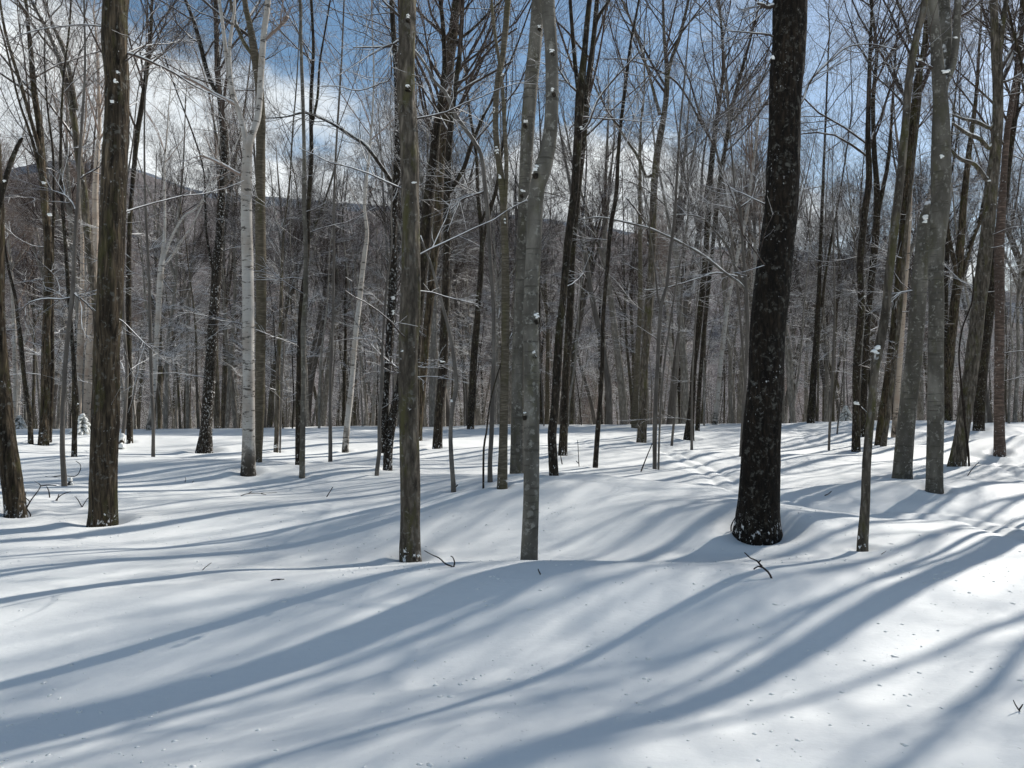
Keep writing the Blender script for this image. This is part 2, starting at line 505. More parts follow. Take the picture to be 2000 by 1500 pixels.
def mat_twig(name, col0, col1, up=0.15, soft=0.25, top=0.5):
    m, N, p = new_mat(name)
    tcd = N.n('ShaderNodeTexCoord').outputs['Object']
    n0 = N.noise(tcd, 3.0, 3)
    col = N.mix(n0, col0, col1)
    gz = N.n('ShaderNodeSeparateXYZ', ins={0: N.n('ShaderNodeNewGeometry').outputs['Normal']}).outputs[2]
    br = N.math('MULTIPLY', N.math('SUBTRACT', N.noise(tcd, 7.0, 3, 0.65), 0.5), 1.6)
    # snow thins out with height; the lower twigs carry most of it
    hz = N.n('ShaderNodeSeparateXYZ', ins={0: tcd}).outputs[2]
    lose = N.mapr(hz, 4.5, 10.5, 0.0, top)
    us = N.mapr(N.math('SUBTRACT', N.math('ADD', gz, br), lose), up, up + soft)
    col = N.mix(us, col, (0.84, 0.84, 0.82, 1))
    N.t.links.new(col, p.inputs['Base Color'])
    p.inputs['Roughness'].default_value = 0.85
    p.inputs['Specular IOR Level'].default_value = 0.2
    return m


M = {}
M['snow'] = mat_snow('snow_surface')
M['cap'] = mat_snow('settled_snow')
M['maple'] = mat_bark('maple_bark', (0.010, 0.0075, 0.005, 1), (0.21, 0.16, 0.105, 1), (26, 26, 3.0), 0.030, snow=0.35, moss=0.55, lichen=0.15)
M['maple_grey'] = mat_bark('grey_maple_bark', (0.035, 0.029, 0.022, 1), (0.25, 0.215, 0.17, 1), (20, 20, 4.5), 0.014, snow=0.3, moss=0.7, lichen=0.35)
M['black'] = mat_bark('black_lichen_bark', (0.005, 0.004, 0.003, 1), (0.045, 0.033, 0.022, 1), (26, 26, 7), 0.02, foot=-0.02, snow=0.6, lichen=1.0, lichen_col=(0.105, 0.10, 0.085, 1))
M['beech'] = mat_bark('smooth_grey_bark', (0.065, 0.059, 0.048, 1), (0.205, 0.19, 0.16, 1), (5, 5, 1.6), 0.002, moss=0.35, rings=0.9, lichen=0.7, rough=0.8, lichen_col=(0.27, 0.26, 0.225, 1))
M['sapling'] = mat_bark('sapling_bark', (0.08, 0.071, 0.062, 1), (0.20, 0.183, 0.16, 1), (9, 9, 2), 0.002, rings=0.4, rough=0.8)
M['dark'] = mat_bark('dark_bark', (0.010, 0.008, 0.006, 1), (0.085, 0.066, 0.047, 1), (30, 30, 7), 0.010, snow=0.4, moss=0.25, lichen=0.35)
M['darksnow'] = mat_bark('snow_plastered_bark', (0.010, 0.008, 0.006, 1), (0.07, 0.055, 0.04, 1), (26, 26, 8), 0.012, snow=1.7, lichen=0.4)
M['yellow'] = mat_bark('yellow_birch_bark', (0.065, 0.055, 0.038, 1), (0.215, 0.185, 0.14, 1), (7, 7, 40), 0.005, snow=0.3, moss=0.4, rings=0.7)
M['red'] = mat_bark('reddish_curling_bark', (0.06, 0.045, 0.037, 1), (0.24, 0.175, 0.14, 1), (5, 5, 26), 0.010, snow=1.1, rings=0.6)
M['birch'] = mat_birch('white_birch_bark')
M['tanbirch'] = mat_birch('tan_birch_bark', (0.42, 0.35, 0.28, 1), (0.33, 0.25, 0.19, 1))
M['pale'] = mat_bark('pale_pole_bark', (0.13, 0.117, 0.10, 1), (0.44, 0.41, 0.36, 1), (14, 14, 5), 0.006, snow=0.3, moss=0.2, rings=0.4)
M['stick'] = mat_bark('weathered_stick', (0.012, 0.009, 0.007, 1), (0.07, 0.052, 0.04, 1), (40, 40, 20), 0.002, up_snow=0.75)
M['twig'] = mat_twig('snowy_twigs', (0.035, 0.027, 0.022, 1), (0.085, 0.065, 0.054, 1), 0.02, 0.25, 0.55)
M['twigdark'] = mat_twig('bare_twigs', (0.028, 0.020, 0.017, 1), (0.07, 0.048, 0.040, 1), 0.42)
M['twigbirch'] = mat_twig('birch_twigs', (0.16, 0.11, 0.085, 1), (0.30, 0.24, 0.20, 1), 0.25)
KINDTWIG = {'birch': 'twigbirch', 'tanbirch': 'twigbirch'}

# ------------------------------------------------------------------ object helpers

def link(o, parent=None):
    C.objects.link(o)
    if parent is not None:
        o.parent = parent
    return o


def empty(name, loc, label, cat, group=None):
    o = bpy.data.objects.new(name, None)
    o.empty_display_size = 0.3
    o.location = loc
    tag(o, label, cat, group)
    return link(o)


def tag(o, label=None, cat=None, group=None, kind=None):
    if label: o['label'] = label
    if cat: o['category'] = cat
    if group: o['group'] = group
    if kind: o['kind'] = kind
    return o


def part(name, me, parent, label=None):
    o = link(bpy.data.objects.new(name, me), parent)
    if label:
        o['label'] = label
    return o


# ------------------------------------------------------------------ traced trees

def smooth_path(pts, step):
    """Catmull-Rom through rows of (x, y, z, r), resampled about every `step` metres"""
    P = np.asarray(pts, float)
    if len(P) < 2:
        return P
    E = np.vstack([2 * P[0] - P[1], P, 2 * P[-1] - P[-2]])
    out = []
    for i in range(1, len(E) - 2):
        a, b, c, d = E[i - 1], E[i], E[i + 1], E[i + 2]
        L = np.linalg.norm((c - b)[:3]); n = max(2, int(L / step))
        t = np.linspace(0, 1, n, endpoint=False)[:, None]
        out.append(0.5 * ((2 * b) + (-a + c) * t + (2 * a - 5 * b + 4 * c - d) * t ** 2 + (-a + 3 * b - 3 * c + d) * t ** 3))
    out.append(E[-2][None])
    R = np.vstack(out)
    R[:, 3] = np.maximum(R[:, 3], 0.0015)
    return R


def to3d(pts, Y, dy=0.0, jit=None):
    out = []
    n = len(pts)
    for i, (a, b, w) in enumerate(pts):
        y = Y + dy * i / max(1, n - 1) + (jit[i] if jit is not None else 0)
        out.append(((a - 1000) / FPX * y, y, CAM_Z - (b - 750) / FPX * y, w * 0.5 / FPX * y))
    return out


BUMPK = {'maple': 0.10, 'maple_grey': 0.09, 'black': 0.075, 'dark': 0.10, 'darksnow': 0.12, 'beech': 0.035, 'sapling': 0.05,
         'yellow': 0.06, 'red': 0.12, 'birch': 0.035, 'tanbirch': 0.035}


def bark_bump(kind, seed, rmean, zg=None):
    k = BUMPK.get(kind, 0.06)
    def f(P, a):
        B, n, _ = P.shape
        z = P[:, :, 2][:, :, None]
        ca = np.cos(a)[None, None]; sa = np.sin(a)[None, None]
        big = fbm(ca * 1.1 + seed, sa * 1.1, z * 1.6, seed, 2)
        s = 0.9 / max(rmean, 0.04) * 0.35
        fine = fbm(ca * 3.2 + 5, sa * 3.2, z * (2.2 + s), seed + 3, 3)
        out = 1 + k * 0.9 * big + k * 0.9 * fine
        if zg is not None:
            # root buttresses swelling where the stem enters the snow
            ph = seed * 1.7
            lob = 0.5 + 0.5 * np.cos(a[None, None] * (3 + seed % 3) + ph + 0.8 * np.sin(a[None, None] + ph))
            out = out + np.exp(-np.maximum(z - zg + 0.1, 0) / (0.08 + 0.6 * rmean)) * (0.04 + 0.13 * lob ** 2)
        return out
    return f


def extend_up(st, H, rng, z0):
    """carry a stem on above the last traced point to height H, thinning"""
    p = np.array(st[-1]); q = np.array(st[-2])
    d = nrm((p - q)[:3])
    d[1] += rng.normal() * 0.05
    out = []
    top = z0 + H
    n = 6
    if top <= p[2] + 0.5:
        top = p[2] + 1.0
    step = (top - p[2]) / n
    r0 = p[3]
    cur = p[:3].copy()
    for i in range(n):
        d = nrm(d * 0.75 + np.array([0, 0, 1]) * 0.3 + rng.normal(size=3) * 0.06)
        cur = cur + d * step
        out.append((cur[0], cur[1], cur[2], max(0.004, r0 * (1 - (i + 1) / (n + 0.3)))))
    return out


def resample(P4, n):
    s = np.concatenate([[0], np.cumsum(np.linalg.norm(np.diff(P4[:, :3], axis=0), axis=1))])
    t = np.linspace(0, s[-1], n)
    return np.stack([np.interp(t, s, P4[:, k]) for k in range(4)], 1)


def sub(P4, z_lo):
    """part of a path above height z_lo"""
    m = P4[:, 2] >= z_lo
    return P4[m] if m.sum() > 3 else P4[-4:]


TREES = []   # records used later for shade checks


def crown_tubes(paths, H, z0, Y, kind, rng, dens=1.0, low=True, out_of_view=False):
    """twiggy crown grown from stem paths; returns Tubes in world coordinates"""
    T = Tubes()
    thin = paths[0][0, 3] < 0.045
    n1s = max(6, int((15 if thin else 22) * dens))
    hb = 0.30 * H if not thin else 0.22 * H
    hb = max(hb, min(0.62 * H, CAM_Z + 0.5 * Y * (1.06 if Y < 12 else 0.55)))
    PP = []; PR = []
    for p in paths:
        q = resample(sub(p, z0 + hb), 14)
        PP.append(q[:, :3]); PR.append(q[:, 3])
    PP = np.array(PP); PR = np.array(PR)
    lsc = H / 15.0
    L1p, L1r = grow(PP, PR, n1s, 8, 0.0, 0.97, (2.2 * lsc, 5.6 * lsc), (24, 52), 0.12, 0.07, 0.5, 0.042, 0.006, rng, 0.2)
    T.add(L1p, L1r, 5)
    n2 = int(n1s * 7)
    L2p, L2r = grow(L1p, L1r, n2, 6, 0.12, 0.95, (0.8 * lsc, 2.4 * lsc), (22, 55), 0.15, 0.06, 0.55, 0.015, 0.0032, rng, 0.3)
    T.add(L2p, L2r, 4)
    n3 = int(n2 * (4.6 if not out_of_view else 3.0))
    L3p, L3r = grow(L2p, L2r, n3, 3, 0.1, 1.0, (0.35, 1.1), (25, 60), 0.18, 0.05, 0.55, 0.006, 0.0022, rng, 0.4)
    T.add(L3p, L3r, 3)
    n4 = int(n3 * (1.9 if Y > 14 else 0.7 if Y > 9 and not out_of_view else 0.3))
    L4p, L4r = grow(L3p, L3r, n4, 2, 0.1, 1.0, (0.18, 0.55), (28, 62), 0.15, 0.04, 0.7, 0.0036, 0.0018, rng, 0.5)
    T.add(L4p, L4r, 3)
    if low:
        # sparse fine side twigs on the lower stem, nearly level
        PP = []; PR = []
        for p in paths[:1]:
            lo = p[(p[:, 2] > z0 + 0.09 * H) & (p[:, 2] < z0 + 0.55 * H)]
            if len(lo) > 4:
                q = resample(lo, 12); PP.append(q[:, :3]); PR.append(q[:, 3])
        if PP:
            PP = np.array(PP); PR = np.array(PR)
            nl = int(7 * dens)
            A, AR = grow(PP, PR, nl, 7, 0.0, 1.0, (0.5, 2.1), (58, 92), 0.13, 0.03, 0.25, 0.012, 0.0055, rng, 0.35)
            T.add(A, AR, 4)
            Bp, Br = grow(A, AR, nl * 6, 4, 0.15, 1.0, (0.25, 0.8), (30, 60), 0.15, 0.02, 0.6, 0.008, 0.0045, rng, 0.5, flat=0.7)
            T.add(Bp, Br, 3)
            Cp, Cr = grow(Bp, Br, nl * 8, 3, 0.2, 1.0, (0.12, 0.35), (30, 60), 0.15, 0.02, 0.7, 0.005, 0.0032, rng, 0.6, flat=0.7)
            T.add(Cp, Cr, 3)
    return T


def rel_mesh(T, name, mat, origin):
    V = np.concatenate(T.V) - np.array(origin)[None]
    return mesh_np(name, V, T.F, mat)


def snow_blob(name, parent, loc, size, seed=0, tilt=None):
    """a lump of settled snow: a squashed, uneven dome"""
    nu, nv = 16, 10
    V = []
    for j in range(nv + 1):
        ph = j / nv * math.pi
        for i in range(nu):
            th = i / nu * 2 * math.pi
            k = 0.85 + 0.8 * fbm(math.cos(th) * 1.9 + seed, math.sin(th) * 1.9, math.cos(ph) * 2.3, seed, 2)
            zz = math.cos(ph); zz = zz if zz > 0 else zz * 0.35
            V.append((math.sin(ph) * math.cos(th) * size[0] * k, math.sin(ph) * math.sin(th) * size[1] * k, zz * size[2] * k))
    F = []
    for j in range(nv):
        for i in range(nu):
            a = j * nu + i; b = j * nu + (i + 1) % nu
            F.append((a, b, b + nu, a + nu))
    me = mesh_np(name, np.array(V, float), np.array(F)[:, ::-1], M['cap'])
    o = part(name, me, parent)
    o.location = loc
    if tilt:
        o.rotation_euler = tilt
    return o


def snow_clump(parent, loc, w, h, rng):
    """ragged snow caught on a knot or fork: several small lumps grown together, thinning downwards"""
    T = Tubes()
    n = 5 + int(rng.integers(0, 3))
    for i in range(n):
        a = rng.uniform(-0.35, 0.35); z = rng.uniform(-0.38, 0.34)
        s = (0.40 - 0.2 * abs(z)) * rng.uniform(0.75, 1.25)
        x0 = a * w * (0.9 - 0.5 * max(0, -z)); ln = w * s * rng.uniform(0.5, 1.0)
        q = np.array([[(x0 - ln, 0.012 * rng.normal() + 0.2 * s * w, z * h - 0.15 * s * h), (x0 - ln * 0.4, -0.15 * s * w, z * h), (x0 + ln * 0.4, -0.15 * s * w, z * h + 0.1 * s * h * rng.normal()), (x0 + ln, 0.25 * s * w, z * h - 0.2 * s * h)]])
        q[..., 2] *= 1.0
        rr = np.array([[0.10, 0.62, 0.55, 0.08]]) * s * 0.62 * min(w * 1.2, h * 1.1)
        P = smooth_path(np.concatenate([q[0], rr[0][:, None]], 1), max(0.004, ln * 0.35))
        T.add(P[None, :, :3], P[None, :, 3], 9, cap=True)
    o = part('snow_cap', T.mesh('snow_cap', M['cap']), parent)
    o.location = loc
    return o


def traced_tree(name, label, kind, stems, Yfix=None, H=None, cat='tree', limbs=(), caps=(), stubs=(), dens=1.0, ext=True, group=None, crown=True, flare=0.35, low=True, seed=None, seglen=None):
    """stems[0] starts at the foot of the tree in the photograph: (px, py, width px)"""
    seed = seed if seed is not None else (len(TREES) * 13 + 5)
    rng = np.random.default_rng(seed)
    fx, fy, fw = stems[0][0]
    X, Y, Z = ray_ground(fx, fy, Yfix)
    X = (fx - 1000) / FPX * Y
    r0 = fw * 0.5 / FPX * Y
    zg = float(base_h(X, Y))
    if H is None:
        H = float(np.clip(9 + 60 * r0, 7, 19))
    root = empty(name, (X, Y, zg), label, cat, group)
    org = (X, Y, zg)
    T = Tubes(); paths = []
    step = 0.04 if Y < 9.5 else (0.07 if Y < 14 else 0.16)
    sides = 56 if (Y < 10 and r0 > 0.08) else (32 if Y < 14 else (16 if r0 > 0.05 else 10))
    for si, st in enumerate(stems):
        jit = np.cumsum(rng.normal(size=len(st)) * 0.012 * Y ** 0.5)
        if si == 0:
            jit = jit - jit[0]
            jit0 = jit
        else:
            # a fork leaves the main stem where that one is at the same height
            k = int(np.argmin([abs(q[1] - st[0][1]) + abs(q[0] - st[0][0]) for q in stems[0]]))
            jit = jit - jit[0] + jit0[k]
            jit = jit + np.linspace(0, rng.normal() * 0.35, len(st))
        q = to3d(st, Y, jit=jit)
        if si == 0:
            # foot goes below the snow and flares a little
            a = np.array(q[0])
            q = [(a[0], a[1], zg - 0.45, a[3] * 1.06)] + q
        ends_in_view = st[-1][1] > 30
        if ext is True or (isinstance(ext, (list, tuple)) and si in ext):
            q = q + extend_up(q, H, rng, zg)
        P = smooth_path(q, step)
        # coarser rings above what the camera height shows
        hi = P[:, 2] > CAM_Z + 0.56 * Y
        keep = ~hi | (np.arange(len(P)) % 8 == 0); keep[-1] = True
        P = P[keep]
        # fine irregular sway
        s = np.arange(len(P)) * step
        P[:, 0] += fbm(s * 0.9, si + 0.3, 0, seed, 2) * 0.10 * P[:, 3]
        P[:, 1] += fbm(s * 0.9, si + 7.3, 0, seed + 1, 2) * 0.10 * P[:, 3]
        if si == 0:
            hh = np.maximum(P[:, 2] - zg, -0.1)
            P[:, 3] *= 1 + flare * 0.1 * np.exp(-(hh + 0.1) / 0.16)
            P = P[P[:, 2] > zg - 0.46]
        # limit rings high up where nothing is seen closely
        T.add(P[None, :, :3], P[None, :, 3], sides if si == 0 else max(8, sides * 2 // 3), cap=True, bump=bark_bump(kind, seed % 97, r0, zg if si == 0 else None))
        paths.append(resample(P, 40))
    part('trunk', rel_mesh(T, 'trunk', M[kind], org), root)
    tw = M[KINDTWIG.get(kind, 'twig')]
    for li, lb in enumerate(limbs):
        lb = list(lb); mat_l = M[kind]
        q = to3d(lb, Y, jit=np.cumsum(rng.normal(size=len(lb)) * 0.03))
        # root the limb in the stem it grows from
        allp = np.vstack(paths)
        a = np.array(q[0][:3]); dd = np.abs(allp[:, 2] - a[2]) * 2 + np.linalg.norm(allp[:, :3] - a, axis=1)
        j = int(np.argmin(dd)); dyj = allp[j, 1] - a[1]
        q = [(x * (y + dyj) / y, y + dyj, CAM_Z + (z - CAM_Z) * (y + dyj) / y, r) for x, y, z, r in q]
        P = smooth_path([tuple(allp[j, :3] * 0.6 + np.array(q[0][:3]) * 0.4) + (q[0][3],)] + q, 0.07)
        L = Tubes(); L.add(P[None, :, :3], P[None, :, 3], 9, cap=True)
        nn = max(12, len(P) // 2)
        Rp = resample(P, 16)
        n2 = int(6 + len(P) * 0.30)
        A, AR = grow(Rp[None, :, :3], Rp[None, :, 3], n2, 6, 0.15, 1.0, (0.3, 1.3), (25, 60), 0.14, 0.05, 0.55, 0.008, 0.0025, rng, 0.35)
        L.add(A, AR, 4)
        B_, BR = grow(A, AR, n2 * 5, 4, 0.1, 1.0, (0.15, 0.55), (25, 60), 0.15, 0.03, 0.65, 0.004, 0.0018, rng, 0.5)
        L.add(B_, BR, 3)
        lo = part('limb', rel_mesh(L, 'limb', tw if P[0, 3] < 0.03 else mat_l, org), root)
        # a line of snow lying along the top of the limb where it is not steep
        d = nrm(np.gradient(P[:, :3], axis=0)); flat = 1 - np.abs(d[:, 2])
        ok = flat > 0.22
        Sn = P.copy(); Sn[:, 2] += P[:, 3] * 0.75
        wv = 0.62 + 0.45 * vnoise(np.arange(len(P)) * 0.45, li + 3.1, 0, seed)
        Sn[:, 3] = np.where(ok, P[:, 3] * np.clip(wv, 0.15, 1.1), 0.0008)
        if ok.sum() > 6 and P[0, 3] > 0.006:
            Sb = Tubes(); Sb.add(Sn[None, :, :3], Sn[None, :, 3], 7, cap=True)
            part('snow_ridge', rel_mesh(Sb, 'snow_ridge', M['cap'], org), lo)
    for (sx, sy, ex, ey, w) in stubs:
        q = to3d([(sx, sy, w), ((sx + ex) / 2, (sy + ey) / 2, w * 0.9), (ex, ey, w * 0.75)], Y - 0.5 * r0)
        L = Tubes(); P = smooth_path(q, 0.03)
        L.add(P[None, :, :3], P[None, :, 3], 10, cap=True, bump=bark_bump('dark', seed % 31, 0.03))
        so = part('branch_stub', rel_mesh(L, 'branch_stub', M['dark'], org), root)
    for (cx, cy, w, h) in caps:
        yy = Y - r0 * 0.82
        ux = w / FPX * yy; uz = h / FPX * yy
        snow_clump(root, ((cx - 1000) / FPX * yy - X, yy - Y, CAM_Z - (cy - 750) / FPX * yy - zg), ux, uz, rng)
    if crown:
        CT = crown_tubes(paths, H, zg, Y, kind, rng, dens=dens * (0.72 if Y < 16 else 1.05), low=low)
        part('crown', rel_mesh(CT, 'crown', tw, org), root)
    TREES.append((X, Y, r0))
    WELLS.append((X, Y, max(0.14, r0 * 2.1), float(np.clip(r0 * 0.6, 0.02, 0.12))))
    return root


# (name, label, kind, stems in photograph pixels (x, y, width), options)
TT = traced_tree
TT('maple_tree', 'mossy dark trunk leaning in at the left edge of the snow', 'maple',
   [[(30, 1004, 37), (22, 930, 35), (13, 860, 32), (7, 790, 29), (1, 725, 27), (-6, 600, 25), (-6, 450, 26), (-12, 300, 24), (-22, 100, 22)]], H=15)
TT('maple_tree', 'thick furrowed brown trunk rising straight out of a snow hollow at left', 'maple',
   [[(200, 1021, 52), (203, 870, 49), (208, 725, 48), (215, 550, 46), (222, 375, 46), (228, 180, 43), (228, 0, 44)]], H=17,
   limbs=[[(248, 104, 5), (290, 118, 4.5), (340, 142, 4), (375, 165, 3.5), (410, 182, 3), (442, 198, 2.5)],
          [(208, 52, 3), (160, 48, 2.5), (110, 53, 2.2), (60, 62, 2), (10, 82, 1.6)],
          [(240, 628, 3), (262, 650, 2.6), (284, 672, 2.2), (294, 680, 1.6)]],
   caps=[(231, 141, 8, 7), (226, 158, 8, 9), (219, 198, 9, 8)])
TT('maple_tree', 'slim dark maple with a scarred swelling, left of the forked grey beech', 'maple_grey',
   [[(802, 1090, 41), (801, 950, 38), (798, 800, 38), (798, 700, 37), (802, 600, 39), (803, 470, 35), (802, 375, 34), (798, 250, 35), (793, 180, 34), (793, 90, 32), (796, 0, 31)]], H=13,
   limbs=[[(777, 80, 6), (763, 90, 5), (735, 92, 3.2), (690, 93, 2)], [(764, 90, 3), (764, 150, 2.6), (745, 162, 2.4), (700, 177, 2.2), (660, 168, 1.6), (628, 168, 1.2)],
          [(780, 32, 6), (763, 15, 5), (748, 0, 4.5), (735, -30, 4)]],
   stubs=[(796, 42, 798, 36, 12), (797, 178, 798, 170, 13)], caps=[(797, 31, 6, 9), (797, 168, 10, 6), (810, 357, 9, 6), (789, 684, 12, 6), (796, 694, 13, 6), (817, 1086, 7, 7)])
TT('beech_tree', 'smooth grey beech stem bowing out at mid height, its foot behind the near drift', 'beech',
   [[(1033, 1100, 33), (1037, 980, 31), (1038, 850, 31), (1038, 725, 30), (1036, 620, 30), (1042, 480, 30), (1047, 380, 30), (1060, 330, 33), (1073, 270, 28), (1078, 200, 26), (1077, 100, 25), (1071, 0, 26)]], H=12.5, Yfix=6.5, low=False,
   caps=[(1046, 328, 11, 14), (1078, 98, 8, 8), (1080, 175, 7, 8), (1048, 616, 11, 12), (1043, 688, 6, 7), (1025, 806, 6, 5)],
   stubs=[(1046, 625, 1049, 633, 9), (1043, 695, 1047, 700, 8), (1024, 812, 1025, 820, 9), (1079, 104, 1082, 109, 8), (1081, 182, 1084, 188, 8), (1045, 340, 1046, 348, 13)])
TT('beech_tree', 'straight grey beech stem close behind the bowed one, on the second drift', 'beech',
   [[(1009, 952, 28), (1011, 850, 27), (1012, 725, 25), (1018, 550, 24), (1025, 375, 24), (1034, 200, 27), (1043, 100, 26), (1052, 0, 25)]], H=15, low=False, Yfix=11.3,
   stubs=[(1052, 55, 1057, 60, 8), (1024, 243, 1028, 250, 9), (1018, 380, 1021, 386, 9)], caps=[(1053, 51, 8, 7), (1027, 237, 9, 8), (1021, 372, 10, 7)])
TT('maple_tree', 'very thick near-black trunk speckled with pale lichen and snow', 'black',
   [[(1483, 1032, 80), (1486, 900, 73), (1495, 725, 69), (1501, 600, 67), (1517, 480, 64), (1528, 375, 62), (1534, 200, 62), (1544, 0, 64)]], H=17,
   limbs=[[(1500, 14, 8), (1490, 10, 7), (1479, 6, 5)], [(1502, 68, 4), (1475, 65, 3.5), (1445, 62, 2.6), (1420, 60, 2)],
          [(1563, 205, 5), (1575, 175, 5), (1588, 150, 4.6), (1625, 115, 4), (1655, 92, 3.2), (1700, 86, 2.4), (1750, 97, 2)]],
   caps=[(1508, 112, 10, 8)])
TT('young_tree', 'crooked thin trunk bent at a snow-capped elbow, nearest stem at right', 'maple_grey',
   [[(1684, 1072, 20), (1690, 980, 17), (1693, 900, 16), (1700, 820, 15), (1708, 730, 15), (1714, 690, 18), (1728, 620, 16), (1738, 520, 16), (1750, 420, 16), (1762, 310, 15), (1770, 220, 14), (1776, 150, 14), (1790, 70, 13), (1806, 0, 12)]], H=11,
   caps=[(1712, 683, 15, 20), (1771, 236, 12, 7), (1765, 342, 8, 6), (1785, 137, 7, 7), (1803, 18, 9, 6)], low=False)
TT('beech_tree', 'grey beech trunk leaning right until it meets its neighbour under a snow cap', 'beech',
   [[(1762, 934, 35), (1770, 830, 32), (1782, 725, 30), (1792, 620, 29), (1800, 520, 28), (1808, 440, 26), (1818, 395, 18)]], ext=False, crown=False,
   caps=[(1806, 426, 15, 20)], H=7, limbs=[[(1783, 568, 4), (1760, 571, 3.2), (1742, 584, 2.4)]])
TT('beech_tree', 'pale grey beech trunk that divides into three stems near the top of the view', 'beech',
   [[(1824, 955, 30), (1826, 830, 30), (1828, 725, 28), (1829, 600, 28), (1829, 500, 27), (1837, 400, 34), (1838, 300, 35), (1837, 200, 27), (1833, 150, 24), (1828, 90, 20), (1820, 0, 20)],
    [(1838, 190, 20), (1846, 140, 19), (1847, 70, 20), (1843, 0, 20)], [(1843, 170, 14), (1860, 130, 13), (1867, 80, 13), (1871, 0, 13)]], H=14, low=False,
   limbs=[[(1874, 33, 6), (1893, 22, 5), (1915, 0, 4.5), (1935, -25, 4)], [(1820, 132, 5), (1805, 124, 5), (1790, 117, 5)]], caps=[(1847, 140, 16, 10), (1866, 73, 9, 5), (1797, 116, 12, 4), (1839, 306, 8, 9)])
TT('maple_tree', 'olive-barked trunk with a vine climbing its foot, forking high up at right', 'maple_grey',
   [[(1869, 911, 31), (1878, 850, 26), (1896, 725, 26), (1912, 600, 25), (1923, 500, 25), (1936, 375, 22), (1945, 280, 20), (1949, 200, 18), (1946, 110, 19), (1942, 50, 14), (1941, 0, 14)],
    [(1949, 130, 12), (1955, 70, 10), (1966, 0, 9)]], H=14,
   limbs=[[(1933, 250, 7), (1905, 237, 7), (1880, 232, 5), (1860, 223, 4)], [(1931, 290, 8), (1915, 272, 8), (1890, 262, 7), (1860, 240, 5)], [(1926, 350, 9), (1905, 322, 8), (1875, 310, 7), (1855, 290, 5)],
          [(1957, 160, 5), (1975, 155, 4), (2000, 140, 3)]], caps=[(1932, 352, 6, 5)])
TT('birch_tree', 'reddish curly-barked birch plastered with snow near its foot at the right edge', 'red',
   [[(1952, 886, 21), (1951, 800, 18), (1951, 725, 17), (1952, 600, 16), (1951, 500, 18), (1955, 430, 16), (1960, 350, 12), (1966, 270, 11), (1976, 200, 10), (1990, 130, 9), (2010, 60, 8)]], H=14)
TT('maple_tree', 'dark trunk between the vine-clad trunk and the reddish birch', 'dark',
   [[(1911, 839, 20), (1918, 725, 20), (1933, 600, 18), (1945, 500, 15), (1958, 400, 16), (1970, 300, 15), (1983, 200, 14), (1992, 80, 12), (1998, 0, 10)]],
   limbs=[[(1962, 330, 8), (1975, 270, 7), (1990, 215, 6), (2010, 190, 5)]])
TT('maple_tree', 'brownish trunk with a wide V fork, just right of the pair of grey beeches', 'maple',
   [[(1849, 820, 19), (1852, 725, 18), (1862, 620, 17), (1871, 530, 16), (1878, 450, 14), (1884, 375, 12), (1892, 300, 10), (1905, 200, 7), (1912, 100, 5)],
    [(1877, 540, 10), (1898, 470, 9), (1916, 420, 8), (1930, 340, 6), (1940, 260, 4)], [(1870, 540, 8), (1853, 460, 7), (1848, 400, 5), (1840, 330, 4)]], dens=1.2)
TT('maple_tree', 'dark stem with a snowy burl two metres up, left of the crooked thin trunk', 'dark',
   [[(1672, 882, 16), (1673, 800, 14), (1673, 725, 14), (1682, 600, 13), (1680, 520, 12), (1687, 430, 13), (1697, 350, 12), (1695, 270, 10), (1697, 180, 8), (1700, 80, 6), (1703, 0, 5)]],
   caps=[(1674, 788, 13, 9), (1686, 580, 7, 10)], stubs=[(1680, 795, 1694, 808, 5)])
TT('maple_tree', 'dark stem that kinks right above the burl of the stem before it', 'dark',
   [[(1686, 852, 12), (1689, 725, 12), (1697, 610, 11), (1705, 520, 13), (1712, 440, 13), (1713, 375, 11), (1708, 300, 9), (1705, 200, 8), (1712, 100, 6), (1700, 0, 5)],
    [(1712, 430, 9), (1722, 380, 8), (1735, 310, 7), (1742, 220, 5), (1748, 120, 4)]])
TT('maple_tree', 'brown trunk leaning right behind the bent elbow of the thin crooked one', 'maple',
   [[(1717, 870, 18), (1737, 725, 17), (1752, 600, 15), (1760, 500, 16), (1771, 375, 14), (1782, 260, 14), (1792, 160, 13), (1806, 90, 11), (1814, 0, 10)]],
   limbs=[[(1778, 80, 6), (1768, 40, 5), (1755, 10, 5), (1745, -20, 4)]])
TT('maple_tree', 'split grey stem hugging the leaning brown trunk in the right part of the wood', 'maple_grey',
   [[(1725, 872, 11), (1736, 800, 9), (1745, 725, 9), (1757, 620, 8), (1766, 500, 8), (1775, 400, 7), (1786, 300, 6), (1797, 200, 5)]])
TT('maple_tree', 'dark leaning tree alone in the gap right of the thick black trunk', 'dark',
   [[(1583, 826, 15), (1590, 725, 12), (1597, 620, 10), (1602, 500, 7), (1607, 375, 6), (1612, 250, 4), (1618, 100, 3)], [(1605, 600, 6), (1612, 540, 5), (1625, 460, 4), (1640, 380, 3)]], dens=1.2)
TT('sapling', 'pole-thin dark sapling standing in the open snow beyond the black trunk', 'sapling',
   [[(1619, 879, 4.5), (1623, 780, 5.5), (1627, 725, 5), (1630, 600, 4), (1628, 500, 3), (1627, 400, 2)]], H=9, dens=0.6)
TT('sapling', 'slanting hair-thin sapling right of the pole-thin one', 'sapling',
   [[(1635, 847, 3), (1645, 750, 3), (1655, 650, 2.4), (1664, 560, 1.8)]], H=8, dens=0.5)
TT('birch_tree', 'small tan birch half hidden behind the left beech of the grey pair', 'tanbirch',
   [[(1746, 854, 11), (1751, 790, 10), (1758, 700, 9), (1766, 600, 7), (1775, 480, 5)]], dens=0.7)
